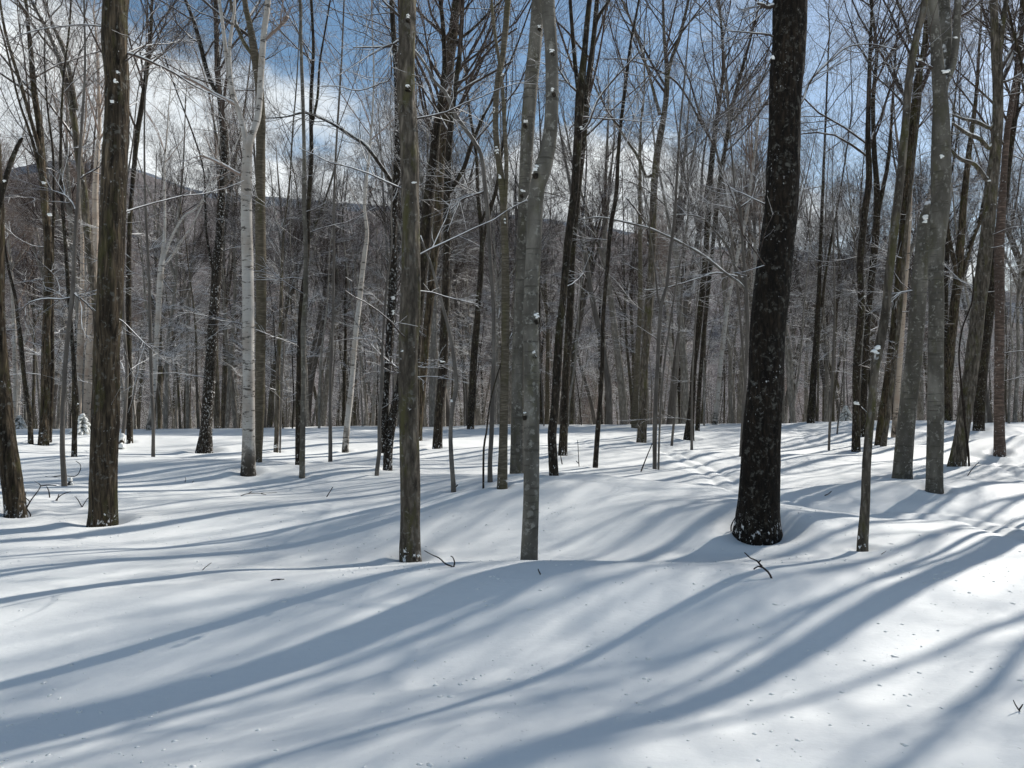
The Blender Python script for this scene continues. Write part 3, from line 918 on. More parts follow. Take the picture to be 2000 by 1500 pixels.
TT('maple_tree', 'upright dark-banded trunk with a fork near the sky, right of centre', 'maple_grey',
   [[(1253, 863, 19), (1256, 800, 17), (1258, 725, 16), (1267, 600, 16), (1273, 500, 14), (1277, 375, 14), (1284, 300, 13), (1297, 225, 11), (1303, 150, 10), (1297, 70, 6), (1295, 0, 5)],
    [(1304, 145, 8), (1315, 105, 7), (1325, 80, 7), (1345, 0, 5)], [(1289, 225, 7), (1278, 185, 6), (1266, 140, 5), (1240, 60, 4), (1215, 0, 4)]],
   limbs=[[(1262, 345, 6), (1245, 305, 6), (1225, 275, 5), (1195, 230, 4), (1170, 185, 3.5), (1150, 140, 3)], [(1266, 480, 4), (1262, 440, 4), (1235, 400, 3.4), (1222, 385, 3)]], dens=1.2)
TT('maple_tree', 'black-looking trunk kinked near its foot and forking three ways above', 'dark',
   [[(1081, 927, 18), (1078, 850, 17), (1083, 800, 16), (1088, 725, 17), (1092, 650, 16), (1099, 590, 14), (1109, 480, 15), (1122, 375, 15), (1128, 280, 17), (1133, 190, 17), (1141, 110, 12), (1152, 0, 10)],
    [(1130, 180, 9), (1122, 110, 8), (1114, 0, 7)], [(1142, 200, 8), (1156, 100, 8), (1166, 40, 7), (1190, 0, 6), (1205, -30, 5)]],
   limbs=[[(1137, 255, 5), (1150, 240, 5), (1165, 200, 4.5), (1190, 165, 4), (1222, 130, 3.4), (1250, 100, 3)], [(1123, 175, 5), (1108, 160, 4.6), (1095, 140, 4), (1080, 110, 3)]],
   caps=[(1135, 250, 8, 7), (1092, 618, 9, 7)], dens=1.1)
TT('maple_tree', 'dark stem standing close behind the kinked trunk, right of the beeches', 'dark',
   [[(1099, 888, 18), (1103, 790, 16), (1106, 725, 15), (1114, 600, 15), (1118, 500, 11), (1130, 375, 10), (1140, 280, 10), (1148, 180, 12), (1158, 90, 10), (1166, 0, 9)]])
TT('young_tree', 'slender dark pole leaning right, between the kinked trunk and the banded one', 'dark',
   [[(1163, 912, 10), (1168, 840, 10), (1176, 725, 8), (1178, 620, 8), (1187, 510, 8), (1193, 440, 9), (1204, 375, 8), (1209, 280, 7), (1220, 180, 7), (1233, 80, 6), (1248, 0, 4)]], dens=0.8,
   limbs=[[(1214, 250, 4), (1200, 235, 3.5), (1180, 205, 3), (1165, 150, 2.6)]])
TT('young_tree', 'thin dark sapling forking head-high, first of the close pair right of the pole', 'sapling',
   [[(1279, 914, 8), (1279, 830, 9), (1284, 725, 8), (1291, 600, 7), (1302, 560, 6), (1308, 500, 6), (1317, 430, 6), (1322, 350, 5), (1328, 250, 4), (1340, 120, 3), (1350, 0, 2)], [(1291, 605, 4), (1284, 575, 4), (1281, 540, 3), (1272, 470, 2)]], H=9.5, dens=0.8)
TT('sapling', 'hair-thin stem touching the right side of the forked dark sapling', 'sapling',
   [[(1286, 916, 4), (1289, 820, 4), (1296, 725, 4), (1306, 650, 3.6), (1320, 560, 3), (1335, 480, 2)]], H=6.5, dens=0.5, low=False)
TT('sapling', 'straight thin sapling just left of the dark tree with the flared snowy foot', 'sapling',
   [[(1312, 870, 5), (1318, 800, 5), (1321, 725, 6), (1326, 650, 5), (1333, 550, 4), (1345, 400, 3)]], H=9, dens=0.7)
TT('maple_tree', 'dark trunk with a flared snowy foot, left of the thick black trunk', 'dark',
   [[(1345, 857, 20), (1349, 820, 15), (1352, 780, 12), (1355, 725, 11), (1362, 660, 12), (1370, 590, 12), (1378, 500, 11), (1383, 420, 11), (1388, 340, 11), (1396, 260, 9), (1405, 200, 7), (1413, 120, 6), (1404, 0, 4)]], dens=1.2)
TT('maple_tree', 'slim dark stem spreading right near the sky, behind the flared trunk', 'dark',
   [[(1362, 842, 9), (1366, 760, 8), (1376, 640, 8), (1390, 500, 8), (1405, 360, 8), (1418, 280, 8), (1430, 210, 8), (1445, 150, 6), (1462, 90, 5), (1480, 20, 3)], [(1432, 235, 5), (1455, 205, 5), (1480, 170, 4), (1500, 130, 3)]], dens=1.2)
TT('sapling', 'short dark sapling in front of the flared trunk', 'sapling',
   [[(1351, 878, 5.5), (1351, 800, 4), (1354, 700, 3.4), (1360, 600, 2.6)]], H=6, dens=0.5)
TT('birch_tree', 'pale tan trunk behind the banded trunk right of centre', 'yellow',
   [[(1239, 836, 13), (1244, 725, 11), (1250, 600, 9), (1250, 500, 8), (1250, 400, 7), (1250, 300, 5)]])
TT('birch_tree', 'white birch leaning right, seen between the flared trunk and the thick black one', 'birch',
   [[(1396, 829, 11), (1402, 770, 9), (1406, 725, 9), (1414, 650, 9), (1422, 590, 8), (1440, 500, 7), (1458, 420, 7), (1468, 340, 6), (1480, 250, 4)]])
TT('beech_sapling', 'grey sapling beside the black trunk sending long arching snow-laden branches left', 'sapling',
   [[(1447, 890, 6), (1452, 800, 5.5), (1457, 725, 5.5), (1460, 640, 8), (1457, 570, 8), (1450, 470, 5), (1446, 410, 6), (1436, 375, 4), (1425, 250, 3), (1415, 120, 2)]], H=7.5, low=False, dens=0.6,
   limbs=[[(1457, 566, 6), (1440, 550, 6), (1412, 530, 5.6), (1375, 500, 5), (1325, 472, 4.6), (1270, 447, 4.2), (1225, 435, 3.6), (1175, 425, 3), (1140, 428, 2.2), (1107, 436, 1.6)],
          [(1452, 542, 3), (1400, 533, 3), (1360, 545, 2.8), (1300, 562, 2.4), (1258, 567, 1.6)], [(1456, 562, 6), (1435, 520, 5), (1420, 480, 4.6), (1395, 450, 4), (1378, 430, 3.4), (1350, 420, 2.6), (1310, 420, 2)],
          [(1446, 405, 4), (1455, 398, 3.5), (1470, 385, 3), (1480, 350, 2.4)]])
TT('beech_sapling', 'tall grey sapling whose branch arches through the sky above the black trunk fork', 'sapling',
   [[(1462, 868, 4), (1458, 800, 4), (1452, 700, 4.2), (1440, 560, 4.6), (1425, 440, 4.6), (1410, 340, 4.6), (1398, 290, 4.6)]], H=9, low=False, dens=0.35,
   limbs=[[(1396, 285, 4.4), (1372, 245, 4.2), (1345, 195, 4), (1320, 160, 3.6), (1290, 140, 3.2), (1255, 125, 2.8), (1220, 116, 2.4), (1180, 115, 1.8)]])
TT('maple_tree', 'dark trunk with a snowy ring, behind the right shoulder of the scarred maple', 'dark',
   [[(854, 876, 19), (858, 800, 17), (865, 725, 17), (869, 600, 15), (873, 480, 14), (873, 375, 14), (878, 280, 12), (888, 180, 10), (898, 100, 9), (903, 0, 8)],
    [(878, 375, 9), (905, 330, 9), (920, 285, 8), (945, 225, 6), (965, 190, 4)]], caps=[(864, 706, 11, 5)],
   limbs=[[(885, 165, 5), (915, 150, 5), (945, 110, 4.5), (975, 80, 4), (1010, 55, 3.5)], [(880, 190, 5), (920, 165, 5), (965, 140, 4.5), (1000, 120, 4)]], dens=1.2)
TT('maple_tree', 'big leaning trunk that starts behind the scarred maple and passes its right side', 'maple',
   [[(814, 860, 20), (821, 780, 18), (826, 725, 17), (833, 650, 15), (840, 590, 15), (848, 500, 17), (856, 430, 16), (859, 340, 18), (864, 280, 21), (869, 200, 21), (877, 120, 20), (886, 50, 18), (892, 0, 18)]],
   limbs=[[(885, 92, 6), (900, 75, 6), (925, 55, 5.5), (955, 25, 5), (980, 0, 4)]])
TT('maple_tree', 'rough double trunk seen beside the scarred maple, against the clouds', 'dark',
   [[(806, 872, 22), (810, 760, 20), (816, 620, 20), (828, 500, 22), (837, 400, 22), (846, 320, 20), (853, 250, 16), (862, 190, 12), (868, 130, 10), (866, 60, 9), (860, 0, 8)]], caps=[(834, 440, 13, 7), (847, 231, 8, 10)])
TT('maple_tree', 'dark upright trunk forking wide, midway between the scarred maple and the beeches', 'dark',
   [[(919, 838, 14), (924, 725, 14), (930, 650, 13), (934, 600, 11), (941, 500, 10), (940, 450, 9), (933, 375, 7), (930, 300, 6), (915, 200, 5), (905, 100, 3)], [(942, 480, 7), (955, 420, 7), (968, 375, 7), (975, 340, 6), (985, 250, 4)],
    [(937, 440, 6), (950, 410, 5), (962, 390, 4), (975, 330, 3)]], dens=1.2)
TT('beech_sapling', 'snaking grey sapling rising from the drift and arching up to the left', 'sapling',
   [[(886, 958, 10), (885, 937, 9), (882, 900, 9), (880, 850, 8), (882, 812, 8), (885, 787, 9), (892, 750, 8), (889, 720, 8), (882, 670, 7), (874, 632, 7), (865, 600, 6), (858, 570, 6), (850, 545, 5), (842, 515, 4), (832, 492, 4), (821, 460, 3)]], ext=False, H=3.2, crown=False, caps=[(883, 783, 7, 7)], stubs=[(890, 950, 894, 946, 4)])
TT('beech_sapling', 'grey sapling that bends over in one long arch toward the scarred maple', 'sapling',
   [[(957, 939, 10), (957, 900, 9), (960, 850, 9), (962, 780, 9), (964, 725, 9), (965, 675, 8), (964, 600, 8), (959, 525, 8), (956, 475, 8), (952, 412, 8), (947, 362, 8), (940, 305, 8), (925, 275, 8), (912, 257, 8), (890, 225, 8), (877, 195, 7), (867, 177, 7), (850, 160, 6), (830, 125, 5.5), (810, 98, 5)]], ext=False, crown=False, H=6, low=False,
   limbs=[[(950, 372, 4), (930, 380, 4), (905, 388, 3.4), (880, 410, 2.6)]])
TT('sapling', 'wiry black stem as thin as a stick, left of the arched grey sapling', 'dark',
   [[(944, 952, 4), (945, 875, 4), (950, 845, 3.5), (957, 787, 3), (970, 737, 2.6), (985, 690, 2), (1000, 650, 1.6)]], ext=False, crown=False, H=2.5)
TT('birch_tree', 'tan-barked birch plastered with snow high up on its left side', 'yellow',
   [[(981, 951, 20), (983, 850, 17), (986, 725, 16), (987, 600, 16), (986, 480, 14), (982, 380, 13), (972, 300, 12), (968, 240, 11), (972, 160, 11), (982, 110, 11), (988, 50, 12), (992, 0, 12)],
    [(987, 400, 7), (989, 330, 8), (985, 240, 8), (981, 170, 7), (975, 120, 6), (966, 60, 6), (960, 0, 5)]], low=False, dens=0.8, caps=[(970, 292, 7, 22), (976, 345, 6, 14), (980, 145, 8, 7), (965, 215, 4, 16), (986, 430, 5, 14)])
TT('old_tree', 'black trunk grown from a leaning snow-crusted foot, left of the scarred maple', 'darksnow',
   [[(757, 917, 18), (759, 870, 17), (766, 820, 17), (774, 780, 15), (783, 735, 14), (792, 680, 11)], [(751, 885, 12), (752, 800, 13), (757, 725, 13), (762, 650, 16), (767, 560, 15), (768, 470, 14), (772, 375, 14), (777, 280, 13), (776, 180, 11), (770, 80, 10), (765, 0, 10)]], ext=[1], H=14,
   limbs=[[(776, 372, 8), (762, 350, 8), (745, 325, 7.5), (715, 285, 7), (690, 268, 6.4), (655, 245, 6), (630, 232, 5.5), (595, 220, 4.6), (560, 228, 3), (520, 231, 2)]],
   caps=[(767, 582, 9, 8), (768, 610, 6, 12)])
TT('beech_sapling', 'thin crooked sapling twined in front of the snow-crusted leaning foot', 'sapling',
   [[(736, 927, 8), (741, 880, 7.5), (741, 820, 7), (746, 740, 7), (747, 680, 5), (752, 600, 4.5), (757, 540, 4), (765, 480, 3.4), (764, 420, 3)]], H=6, dens=0.4)
TT('birch_tree', 'slim white birch leaning right, left of the snow-crusted leaning foot', 'birch',
   [[(674, 882, 13), (678, 830, 12), (684, 780, 11), (689, 725, 10), (695, 650, 10), (701, 600, 10), (706, 550, 10), (713, 490, 9), (717, 455, 8), (712, 410, 6), (713, 375, 6), (720, 310, 5), (727, 230, 4), (730, 150, 3)]])
TT('young_tree', 'thin grey pole between the white birch and the straight grey pole', 'sapling',
   [[(645, 901, 8), (645, 800, 6.5), (646, 725, 6), (650, 650, 5), (651, 575, 5), (652, 500, 5), (652, 400, 4.5), (656, 300, 4), (662, 200, 4), (668, 100, 3.4), (672, 0, 3)]], dens=0.9)
TT('young_tree', 'straight smooth grey pole standing forward of the others left of centre', 'beech',
   [[(590, 931, 11), (591, 850, 10), (593, 725, 9), (592, 650, 10), (597, 580, 10), (597, 480, 8), (594, 400, 8), (594, 300, 7), (591, 180, 7), (588, 90, 6), (586, 0, 6)]], dens=0.6)
TT('maple_tree', 'dark stem hidden close behind the straight grey pole', 'dark',
   [[(581, 906, 9), (582, 850, 10), (584, 725, 10), (588, 600, 9), (600, 500, 8), (603, 400, 8), (608, 300, 8), (607, 200, 7), (612, 100, 6), (608, 0, 5)], [(608, 250, 5), (620, 190, 5), (625, 120, 4), (640, 30, 3)]], dens=1.1)
TT('young_tree', 'dark pole with a snowy ring at its foot, right of the olive trunk', 'maple_grey',
   [[(539, 882, 9), (542, 800, 9), (543, 725, 8), (548, 620, 7), (551, 500, 5), (558, 420, 4), (566, 350, 3), (572, 250, 3)]], caps=[(539, 872, 9, 6)], dens=0.8)
TT('sapling', 'hair-thin sapling close against the ringed pole right of the olive trunk', 'sapling', [[(547, 883, 3.4), (549, 800, 4), (552, 740, 3), (556, 640, 2.4)]], H=5, dens=0.4)
TT('birch_tree', 'olive-brown trunk right beside the white birch left of centre', 'yellow',
   [[(505, 901, 13), (508, 800, 17), (509, 725, 18), (510, 600, 20), (509, 500, 20), (508, 400, 19), (509, 300, 18), (511, 230, 15), (505, 160, 16), (497, 105, 16), (488, 50, 12), (478, 0, 10)], [(498, 112, 8), (482, 92, 8), (466, 60, 7), (455, 20, 6)]], H=15, dens=0.8)
TT('birch_tree', 'white birch with black dashes, splitting into pale forks against the sky', 'birch',
   [[(485, 923, 28), (486, 850, 24), (486, 725, 22), (485, 600, 22), (483, 500, 22), (481, 400, 20), (482, 330, 19), (485, 285, 17), (494, 258, 13), (503, 230, 12.5), (507, 190, 12), (511, 120, 12), (516, 60, 11), (523, 0, 11)],
    [(481, 295, 10), (475, 250, 10), (464, 210, 9), (454, 185, 8), (447, 150, 8), (440, 90, 7), (428, 0, 6)], [(465, 215, 8), (452, 165, 8), (448, 100, 7), (455, 40, 6), (458, 0, 5)]], H=14, low=False,
   limbs=[[(518, 78, 6), (530, 66, 6), (545, 53, 6), (556, 40, 8), (561, 33, 8)], [(470, 341, 6), (450, 330, 5.5), (430, 319, 5), (410, 310, 4.4), (390, 303, 4)],
          [(459, 204, 6), (440, 193, 6), (420, 184, 5.6), (395, 168, 5.2), (370, 155, 5), (340, 143, 4.6), (310, 128, 4), (275, 114, 3.4), (250, 105, 3)]], caps=[(484, 270, 14, 8)])
TT('maple_tree', 'leaning trunk with snow packed up its left side, left of the white birch', 'darksnow',
   [[(400, 882, 30), (404, 820, 22), (411, 725, 21), (419, 600, 19), (424, 520, 18), (430, 450, 15), (433, 375, 15), (439, 310, 15), (437, 260, 15), (431, 210, 11), (426, 150, 10), (423, 80, 9), (421, 0, 8)],
    [(424, 182, 7), (408, 150, 8), (392, 90, 8), (378, 40, 7), (362, 0, 6)], [(418, 535, 5), (408, 490, 5), (402, 440, 4), (401, 390, 4), (397, 330, 3.4), (380, 270, 3)]], H=14)
TT('sapling', 'thin dark sapling standing alone left of the snow-packed leaning trunk', 'sapling',
   [[(299, 892, 7), (299, 820, 6), (295, 725, 6), (293, 620, 6), (290, 520, 5), (286, 437, 5), (283, 360, 4), (282, 250, 3), (285, 150, 2)]], dens=0.8)
TT('birch_tree', 'bright sunlit birch fanning into many pale branches behind the thin dark sapling', 'birch',
   [[(290, 840, 10), (298, 790, 9), (303, 725, 9), (307, 650, 10), (311, 580, 11), (314, 530, 11), (318, 500, 9), (322, 440, 5), (321, 370, 4)], [(316, 515, 6), (330, 475, 5), (345, 445, 5), (362, 420, 4), (385, 405, 3)], [(318, 520, 5), (335, 500, 5), (355, 470, 4), (375, 440, 3)]], dens=1.0)
TT('maple_tree', 'dark trunk close right of the thick furrowed one', 'dark',
   [[(253, 864, 12), (252, 725, 10), (251, 600, 10), (252, 500, 9), (254, 430, 8), (260, 350, 8), (268, 260, 10), (278, 200, 9), (290, 110, 8), (295, 60, 6), (297, 0, 5)]], caps=[(252, 412, 7, 9)], dens=1.1)
TT('sapling', 'spindly grey stem squeezed between the furrowed trunk and its dark neighbour', 'sapling', [[(239, 868, 7), (245, 800, 7), (248, 725, 6), (243, 650, 6), (240, 560, 5), (243, 470, 4)]], dens=0.7)
TT('birch_tree', 'tan birch with a sunlit right edge, just left of the furrowed trunk', 'tanbirch',
   [[(170, 842, 15), (174, 725, 15), (178, 650, 14), (183, 560, 11), (187, 470, 11), (186, 375, 11), (190, 300, 9), (194, 250, 7), (192, 150, 5)]])
TT('birch_tree', 'slimmer tan birch, left one of the two behind the furrowed trunk', 'tanbirch',
   [[(153, 837, 10), (155, 725, 11), (158, 640, 11), (160, 550, 8), (160, 450, 6), (155, 350, 5)]])
TT('maple_tree', 'forked dark maple near the left edge, behind the leaning edge trunk', 'maple',
   [[(85, 869, 20), (88, 800, 17), (89, 725, 17), (90, 650, 14), (94, 560, 15), (94, 480, 15), (88, 400, 14), (83, 330, 13), (77, 250, 12), (68, 190, 11), (62, 120, 9), (55, 50, 7), (50, 0, 6)],
    [(80, 300, 8), (62, 240, 7), (48, 190, 7), (30, 130, 6), (10, 60, 5)], [(86, 380, 6), (70, 300, 6), (55, 250, 5), (35, 190, 4)]], H=14, caps=[(86, 356, 10, 7), (96, 420, 10, 8)])
TT('maple_tree', 'narrow stem joined at the hip to the forked dark maple at left', 'dark', [[(97, 865, 8), (100, 800, 8), (102, 725, 8), (101, 600, 8), (102, 500, 6), (105, 400, 5)]], dens=0.8)
TT('young_tree', 'thin black stem curving left from its foot, left of the forked maple', 'dark',
   [[(60, 868, 10), (58, 810, 9), (50, 760, 8), (46, 725, 8), (40, 660, 8), (34, 620, 6), (30, 580, 6), (20, 540, 5), (12, 500, 4), (5, 430, 4), (-2, 350, 3)]], dens=0.7)
TT('beech_sapling', 'wavy grey sapling standing forward of the forked maple at left', 'sapling',
   [[(126, 948, 10), (122, 880, 9), (123, 800, 8), (127, 725, 8), (131, 670, 8), (137, 615, 8), (142, 570, 8), (145, 500, 7), (149, 430, 7), (153, 375, 7), (156, 300, 5.5), (161, 220, 5), (166, 130, 4), (164, 0, 3)]], H=9, low=False, dens=0.6,
   limbs=[[(144, 573, 4), (160, 585, 3.4), (172, 596, 3), (182, 608, 2.4)], [(142, 580, 3), (120, 585, 3), (95, 583, 2.6), (60, 590, 2.2), (35, 612, 1.6)], [(150, 418, 4), (140, 395, 4), (125, 380, 3.2), (100, 372, 2.4)], [(152, 352, 3), (170, 340, 3), (195, 325, 2.4), (203, 300, 2)]],
   caps=[(145, 572, 7, 6)])
TT('young_tree', 'dark stem with a lumpy snow-filled burl, between the wavy sapling and tan birches', 'dark',
   [[(145, 891, 10), (146, 830, 9), (147, 790, 13), (145, 725, 8), (140, 650, 7), (133, 560, 7), (127, 470, 6), (120, 375, 6), (118, 300, 5)]], caps=[(150, 786, 8, 8), (146, 797, 11, 6), (148, 773, 8, 5)], dens=0.8)
TT('maple_tree', 'trunk sweeping far to the left across the clouds above the tan birches', 'maple_grey',
   [[(195, 850, 13), (191, 700, 13), (187, 600, 13), (178, 520, 14), (168, 430, 14), (164, 375, 14), (152, 300, 12), (144, 230, 12), (127, 150, 11), (105, 85, 9), (80, 35, 7), (62, 0, 6)], [(150, 215, 7), (138, 150, 7), (125, 100, 7), (95, 30, 6), (85, 0, 5)]], H=14)
TT('snag', 'broken-off leaning snag with a snowy upper side at the left edge', 'dark',
   [[(-38, 1010, 14), (-32, 800, 13), (-24, 620, 12), (-12, 480, 11), (-1, 400, 10), (12, 345, 9), (27, 302, 8), (43, 268, 7)]], ext=False, crown=False, H=4, caps=[(9, 352, 8, 8)])

# the vine on the olive-barked trunk
_t = [o for o in C.objects if o.get('label', '').startswith('olive-barked')][0]
_Y = _t.location.y - 0.14
_P = smooth_path(to3d([(1893, 916, 4), (1891, 880, 4), (1885, 830, 4), (1880, 780, 4), (1876, 735, 3.6), (1873, 690, 3.2), (1880, 640, 3), (1898, 590, 2.6), (1902, 540, 2.2)], _Y), 0.06)
_L = Tubes(); _L.add(_P[None, :, :3], _P[None, :, 3], 8, cap=True)
part('vine', rel_mesh(_L, 'vine', M['stick'], tuple(_t.location)), _t)

# ------------------------------------------------------------------ trees right of the view whose shadows cross the snow

def plain_stems(X, Y, r, H, rng, lean=0.03, fork=None):
    zg = float(base_h(X, Y))
    n = 9
    d = np.array([rng.normal() * lean, rng.normal() * lean, 1.0]); p = np.array([X, Y, zg - 0.4]); pts = []
    for i in range(n):
        t = i / (n - 1)
        pts.append((*p, r * (1.03 - 0.93 * t ** 1.15)))
        p = p + d * (H + 0.4) / (n - 1)
        d = d + np.array([rng.normal() * 0.035, rng.normal() * 0.035, 0])
    paths = [smooth_path(pts, 0.3)]
    if fork:
        m = paths[0]; k = int(np.argmin(np.abs(m[:, 2] - zg - fork[0])))
        a = m[k].copy(); q = [tuple(a)]
        dd = nrm(np.array([fork[1], fork[2], 1.0])); c = a[:3].copy()
        for i in range(5):
            c = c + dd * (H - fork[0]) / 5.2; dd = nrm(dd + np.array([-fork[1] * 0.10, -fork[2] * 0.10, 0.12]))
            q.append((*c, a[3] * 0.72 * (1 - 0.85 * (i + 1) / 5)))
        paths.append(smooth_path(q, 0.3))
    return paths, zg


def plain_tree(name, label, kind, X, Y, r, H, seed, group=None, fork=None, dens=1.0, lean=0.03, view=False):
    rng = np.random.default_rng(seed)
    paths, zg = plain_stems(X, Y, r, H, rng, lean, fork)
    root = empty(name, (X, Y, zg), label, 'tree', group)
    T = Tubes()
    for p in paths:
        T.add(p[None, :, :3], p[None, :, 3], 14, cap=True, bump=bark_bump(kind, seed % 50, r))
    part('trunk', rel_mesh(T, 'trunk', M[kind], (X, Y, zg)), root)
    CT = crown_tubes([resample(p, 40) for p in paths], H, zg, 10, kind, rng, dens=dens, out_of_view=not view, low=False)
    part('crown', rel_mesh(CT, 'crown', M['twig'], (X, Y, zg)), root)
    WELLS.append((X, Y, max(0.16, r * 1.9), 0.05))
    return root


OFFG = 'trees standing beyond the right side of the view'
OFFL = 'bare tree beyond the right side of the view, shading the near snow'
# the forked one that throws the broad shadow over the near snow
plain_tree('maple_tree', OFFL, 'maple', 7.9, 9.9, 0.15, 15, 801, OFFG, dens=0.7)
sl = plain_tree('young_tree', OFFL, 'maple_grey', 7.25, 9.85, 0.045, 12, 803, OFFG, dens=0.4)
sl.rotation_euler = (0, 0.035, 0)
OFF = [(12.9, 12.9, 0.07, 14), (15.6, 11.9, 0.09, 15)]
rv = np.random.default_rng(31)
for layer in (0, 1):  # unseen trees added in rows to veil the near snow with twig shade
    for kk in np.linspace(-6.0, 2.6, 11):
        kk = kk + rv.normal() * 0.25
        smin = (0.70 * 0.7604 * -kk + 0.6494 * -kk) / (0.7604 - 0.70 * 0.6494) + 1.0
        ss = max(smin, 12.5) + rv.uniform(0, 3.5) + layer * 4.5
        OFF.append((0.6494 * kk + 0.7604 * ss, -0.7604 * kk + 0.6494 * ss, float(rv.uniform(0.05, 0.085)), float(rv.uniform(12.5, 16))))
OFF += [(18.6, 21.4, 0.12, 16), (22.0, 25.0, 0.12, 15), (16.4, 4.6, 0.10, 14), (24, 20, 0.1, 15)]
protos = []
for i, (x, y, r, h) in enumerate(OFF):
    if i < 9:
        o = plain_tree('maple_tree', OFFL, 'maple' if i % 2 else 'maple_grey', x, y, r, h, 810 + i, OFFG, dens=1.25, view=True,
                       fork=(h * 0.4, 0.2 * (-1) ** i, 0.15) if i % 3 else None)
        protos.append((o, r, h))
    else:
        src, r0, h0 = protos[i % len(protos)]
        o = src.copy(); C.objects.link(o)
        o.location = (x, y, float(base_h(x, y)) - 0.05); o.rotation_euler = (0, 0, i * 2.4)
        o.scale = (h / h0, h / h0, h / h0)
        for ch in list(src.children):
            c = ch.copy(); C.objects.link(c); c.parent = o
        WELLS.append((x, y, 0.25, 0.04))

# ------------------------------------------------------------------ the crowded wood beyond the brow of the snow

def wood_variant(kind, H, r, seed, sap=False, birch=False):
    """one tree of the far wood around the origin: (trunk mesh, crown mesh)"""
    rng = np.random.default_rng(seed)
    n = 9; d = np.array([rng.normal() * 0.03, rng.normal() * 0.03, 1.0]); p = np.array([0, 0, -0.5]); pts = []
    for i in range(n):
        t = i / (n - 1)
        pts.append((*p, r * (1.05 - 0.95 * t ** 1.1)))
        p = p + d * (H + 0.5) / (n - 1)
        d = d + np.array([rng.normal() * 0.05, rng.normal() * 0.05, 0])
    P = smooth_path(pts, 0.45)
    T = Tubes(); T.add(P[None, :, :3], P[None, :, 3], 8 if not sap else 6, cap=True)
    paths = [P]
    if not sap:
        for f in range(rng.integers(1, 3)):
            k = int(len(P) * rng.uniform(0.38, 0.6)); a = P[k]
            dd = nrm(np.array([rng.normal() * 0.25, rng.normal() * 0.25, 1.0])); c = a[:3].copy(); q = [tuple(a)]
            rest = H - a[2]
            for i in range(5):
                c = c + dd * rest / 5.3; dd = nrm(dd + rng.normal(size=3) * 0.08 + np.array([0, 0, 0.1]))
                q.append((*c, a[3] * 0.75 * (1 - 0.85 * (i + 1) / 5)))
            Q = smooth_path(q, 0.5); paths.append(Q)
            T.add(Q[None, :, :3], Q[None, :, 3], 6, cap=True)
    X = Tubes()
    PPs = np.array([resample(sub(p, H * (0.34 if not sap else 0.3)), 14) for p in paths])
    if not sap:
        A, AR = grow(PPs[..., :3], PPs[..., 3], 24, 7, 0, 0.97, (1.6, 4.4), (22, 50), 0.12, 0.08, 0.5, 0.032, 0.006, rng, 0.22)
        X.add(A, AR, 4)
        B, BR = grow(A, AR, 220, 5, 0.12, 0.95, (0.7, 1.9), (24, 55), 0.15, 0.07, 0.6, 0.012, 0.004, rng, 0.35)
        X.add(B, BR, 3)
        D, DR = grow(B, BR, 1600, 3, 0.1, 1, (0.35, 1.0), (25, 60), 0.17, 0.06, 0.65, 0.0062, 0.0032, rng, 0.5)
        X.add(D, DR, 3)
        E, ER = grow(D, DR, 3200, 2, 0.1, 1, (0.2, 0.55), (28, 60), 0.15, 0.05, 0.75, 0.0048, 0.0028, rng, 0.6)
        X.add(E, ER, 3)
        lowp = resample(P[(P[:, 2] > 3.2) & (P[:, 2] < H * 0.6)], 12)[None]
        nl, ll = 7, (0.5, 2.2)
    else:
        lowp = resample(P[P[:, 2] > max(1.6, 0.3 * H)], 12)[None]
        nl, ll = 17, (0.6, 2.1)
    # level, slightly rising sprays that hold the snow
    A, AR = grow(lowp[..., :3], lowp[..., 3], nl, 6, 0, 1, ll, (55, 88), 0.11, 0.03, 0.3, 0.017, 0.009, rng, 0.45)
    X.add(A, AR, 3)
    B, BR = grow(A, AR, nl * 6, 4, 0.12, 1, (0.35, 1.0), (28, 58), 0.14, 0.02, 0.75, 0.012, 0.008, rng, 0.55, flat=0.75)
    X.add(B, BR, 3)
    D, DR = grow(B, BR, nl * 12, 3, 0.15, 1, (0.15, 0.45), (30, 60), 0.14, 0.02, 0.8, 0.009, 0.006, rng, 0.6, flat=0.75)
    X.add(D, DR, 3)
    return T, X


KINDS = [('pale', 'twig'), ('dark', 'twig'), ('maple_grey', 'twig'), ('pale', 'twigdark'), ('maple_grey', 'twigdark'), ('birch', 'twigbirch'), ('yellow', 'twig'), ('sapling', 'twig')]
VAR = []
for i, (k, tw) in enumerate(KINDS):
    T, X = wood_variant(k, 14.5 + (i % 3) * 1.2, 0.10 + 0.022 * (i % 4), 500 + i)
    VAR.append((T.mesh('trunk', M[k]), X.mesh('crown', M[tw]), T, X, k))
SAP = []
for i in range(7):
    k = ('pale', 'dark', 'sapling', 'pale', 'pale', 'maple_grey', 'pale')[i]
    T, X = wood_variant(k, 5.0 + i * 1.1, 0.022 + 0.007 * i, 600 + i, sap=True)
    SAP.append((T.mesh('trunk', M[k]), X.mesh('crown', M['twig']), T, X, k))


def one_mesh(T, X, mt, mx, name):
    V = np.concatenate(T.V + X.V)
    F = []; idx = []
    for f in T.F: F.append(f); idx.append(np.zeros(len(f), int))
    for f in X.F: F.append(f + T.n); idx.append(np.ones(len(f), int))
    return mesh_np(name, V, F, [mt, mx], np.concatenate(idx))


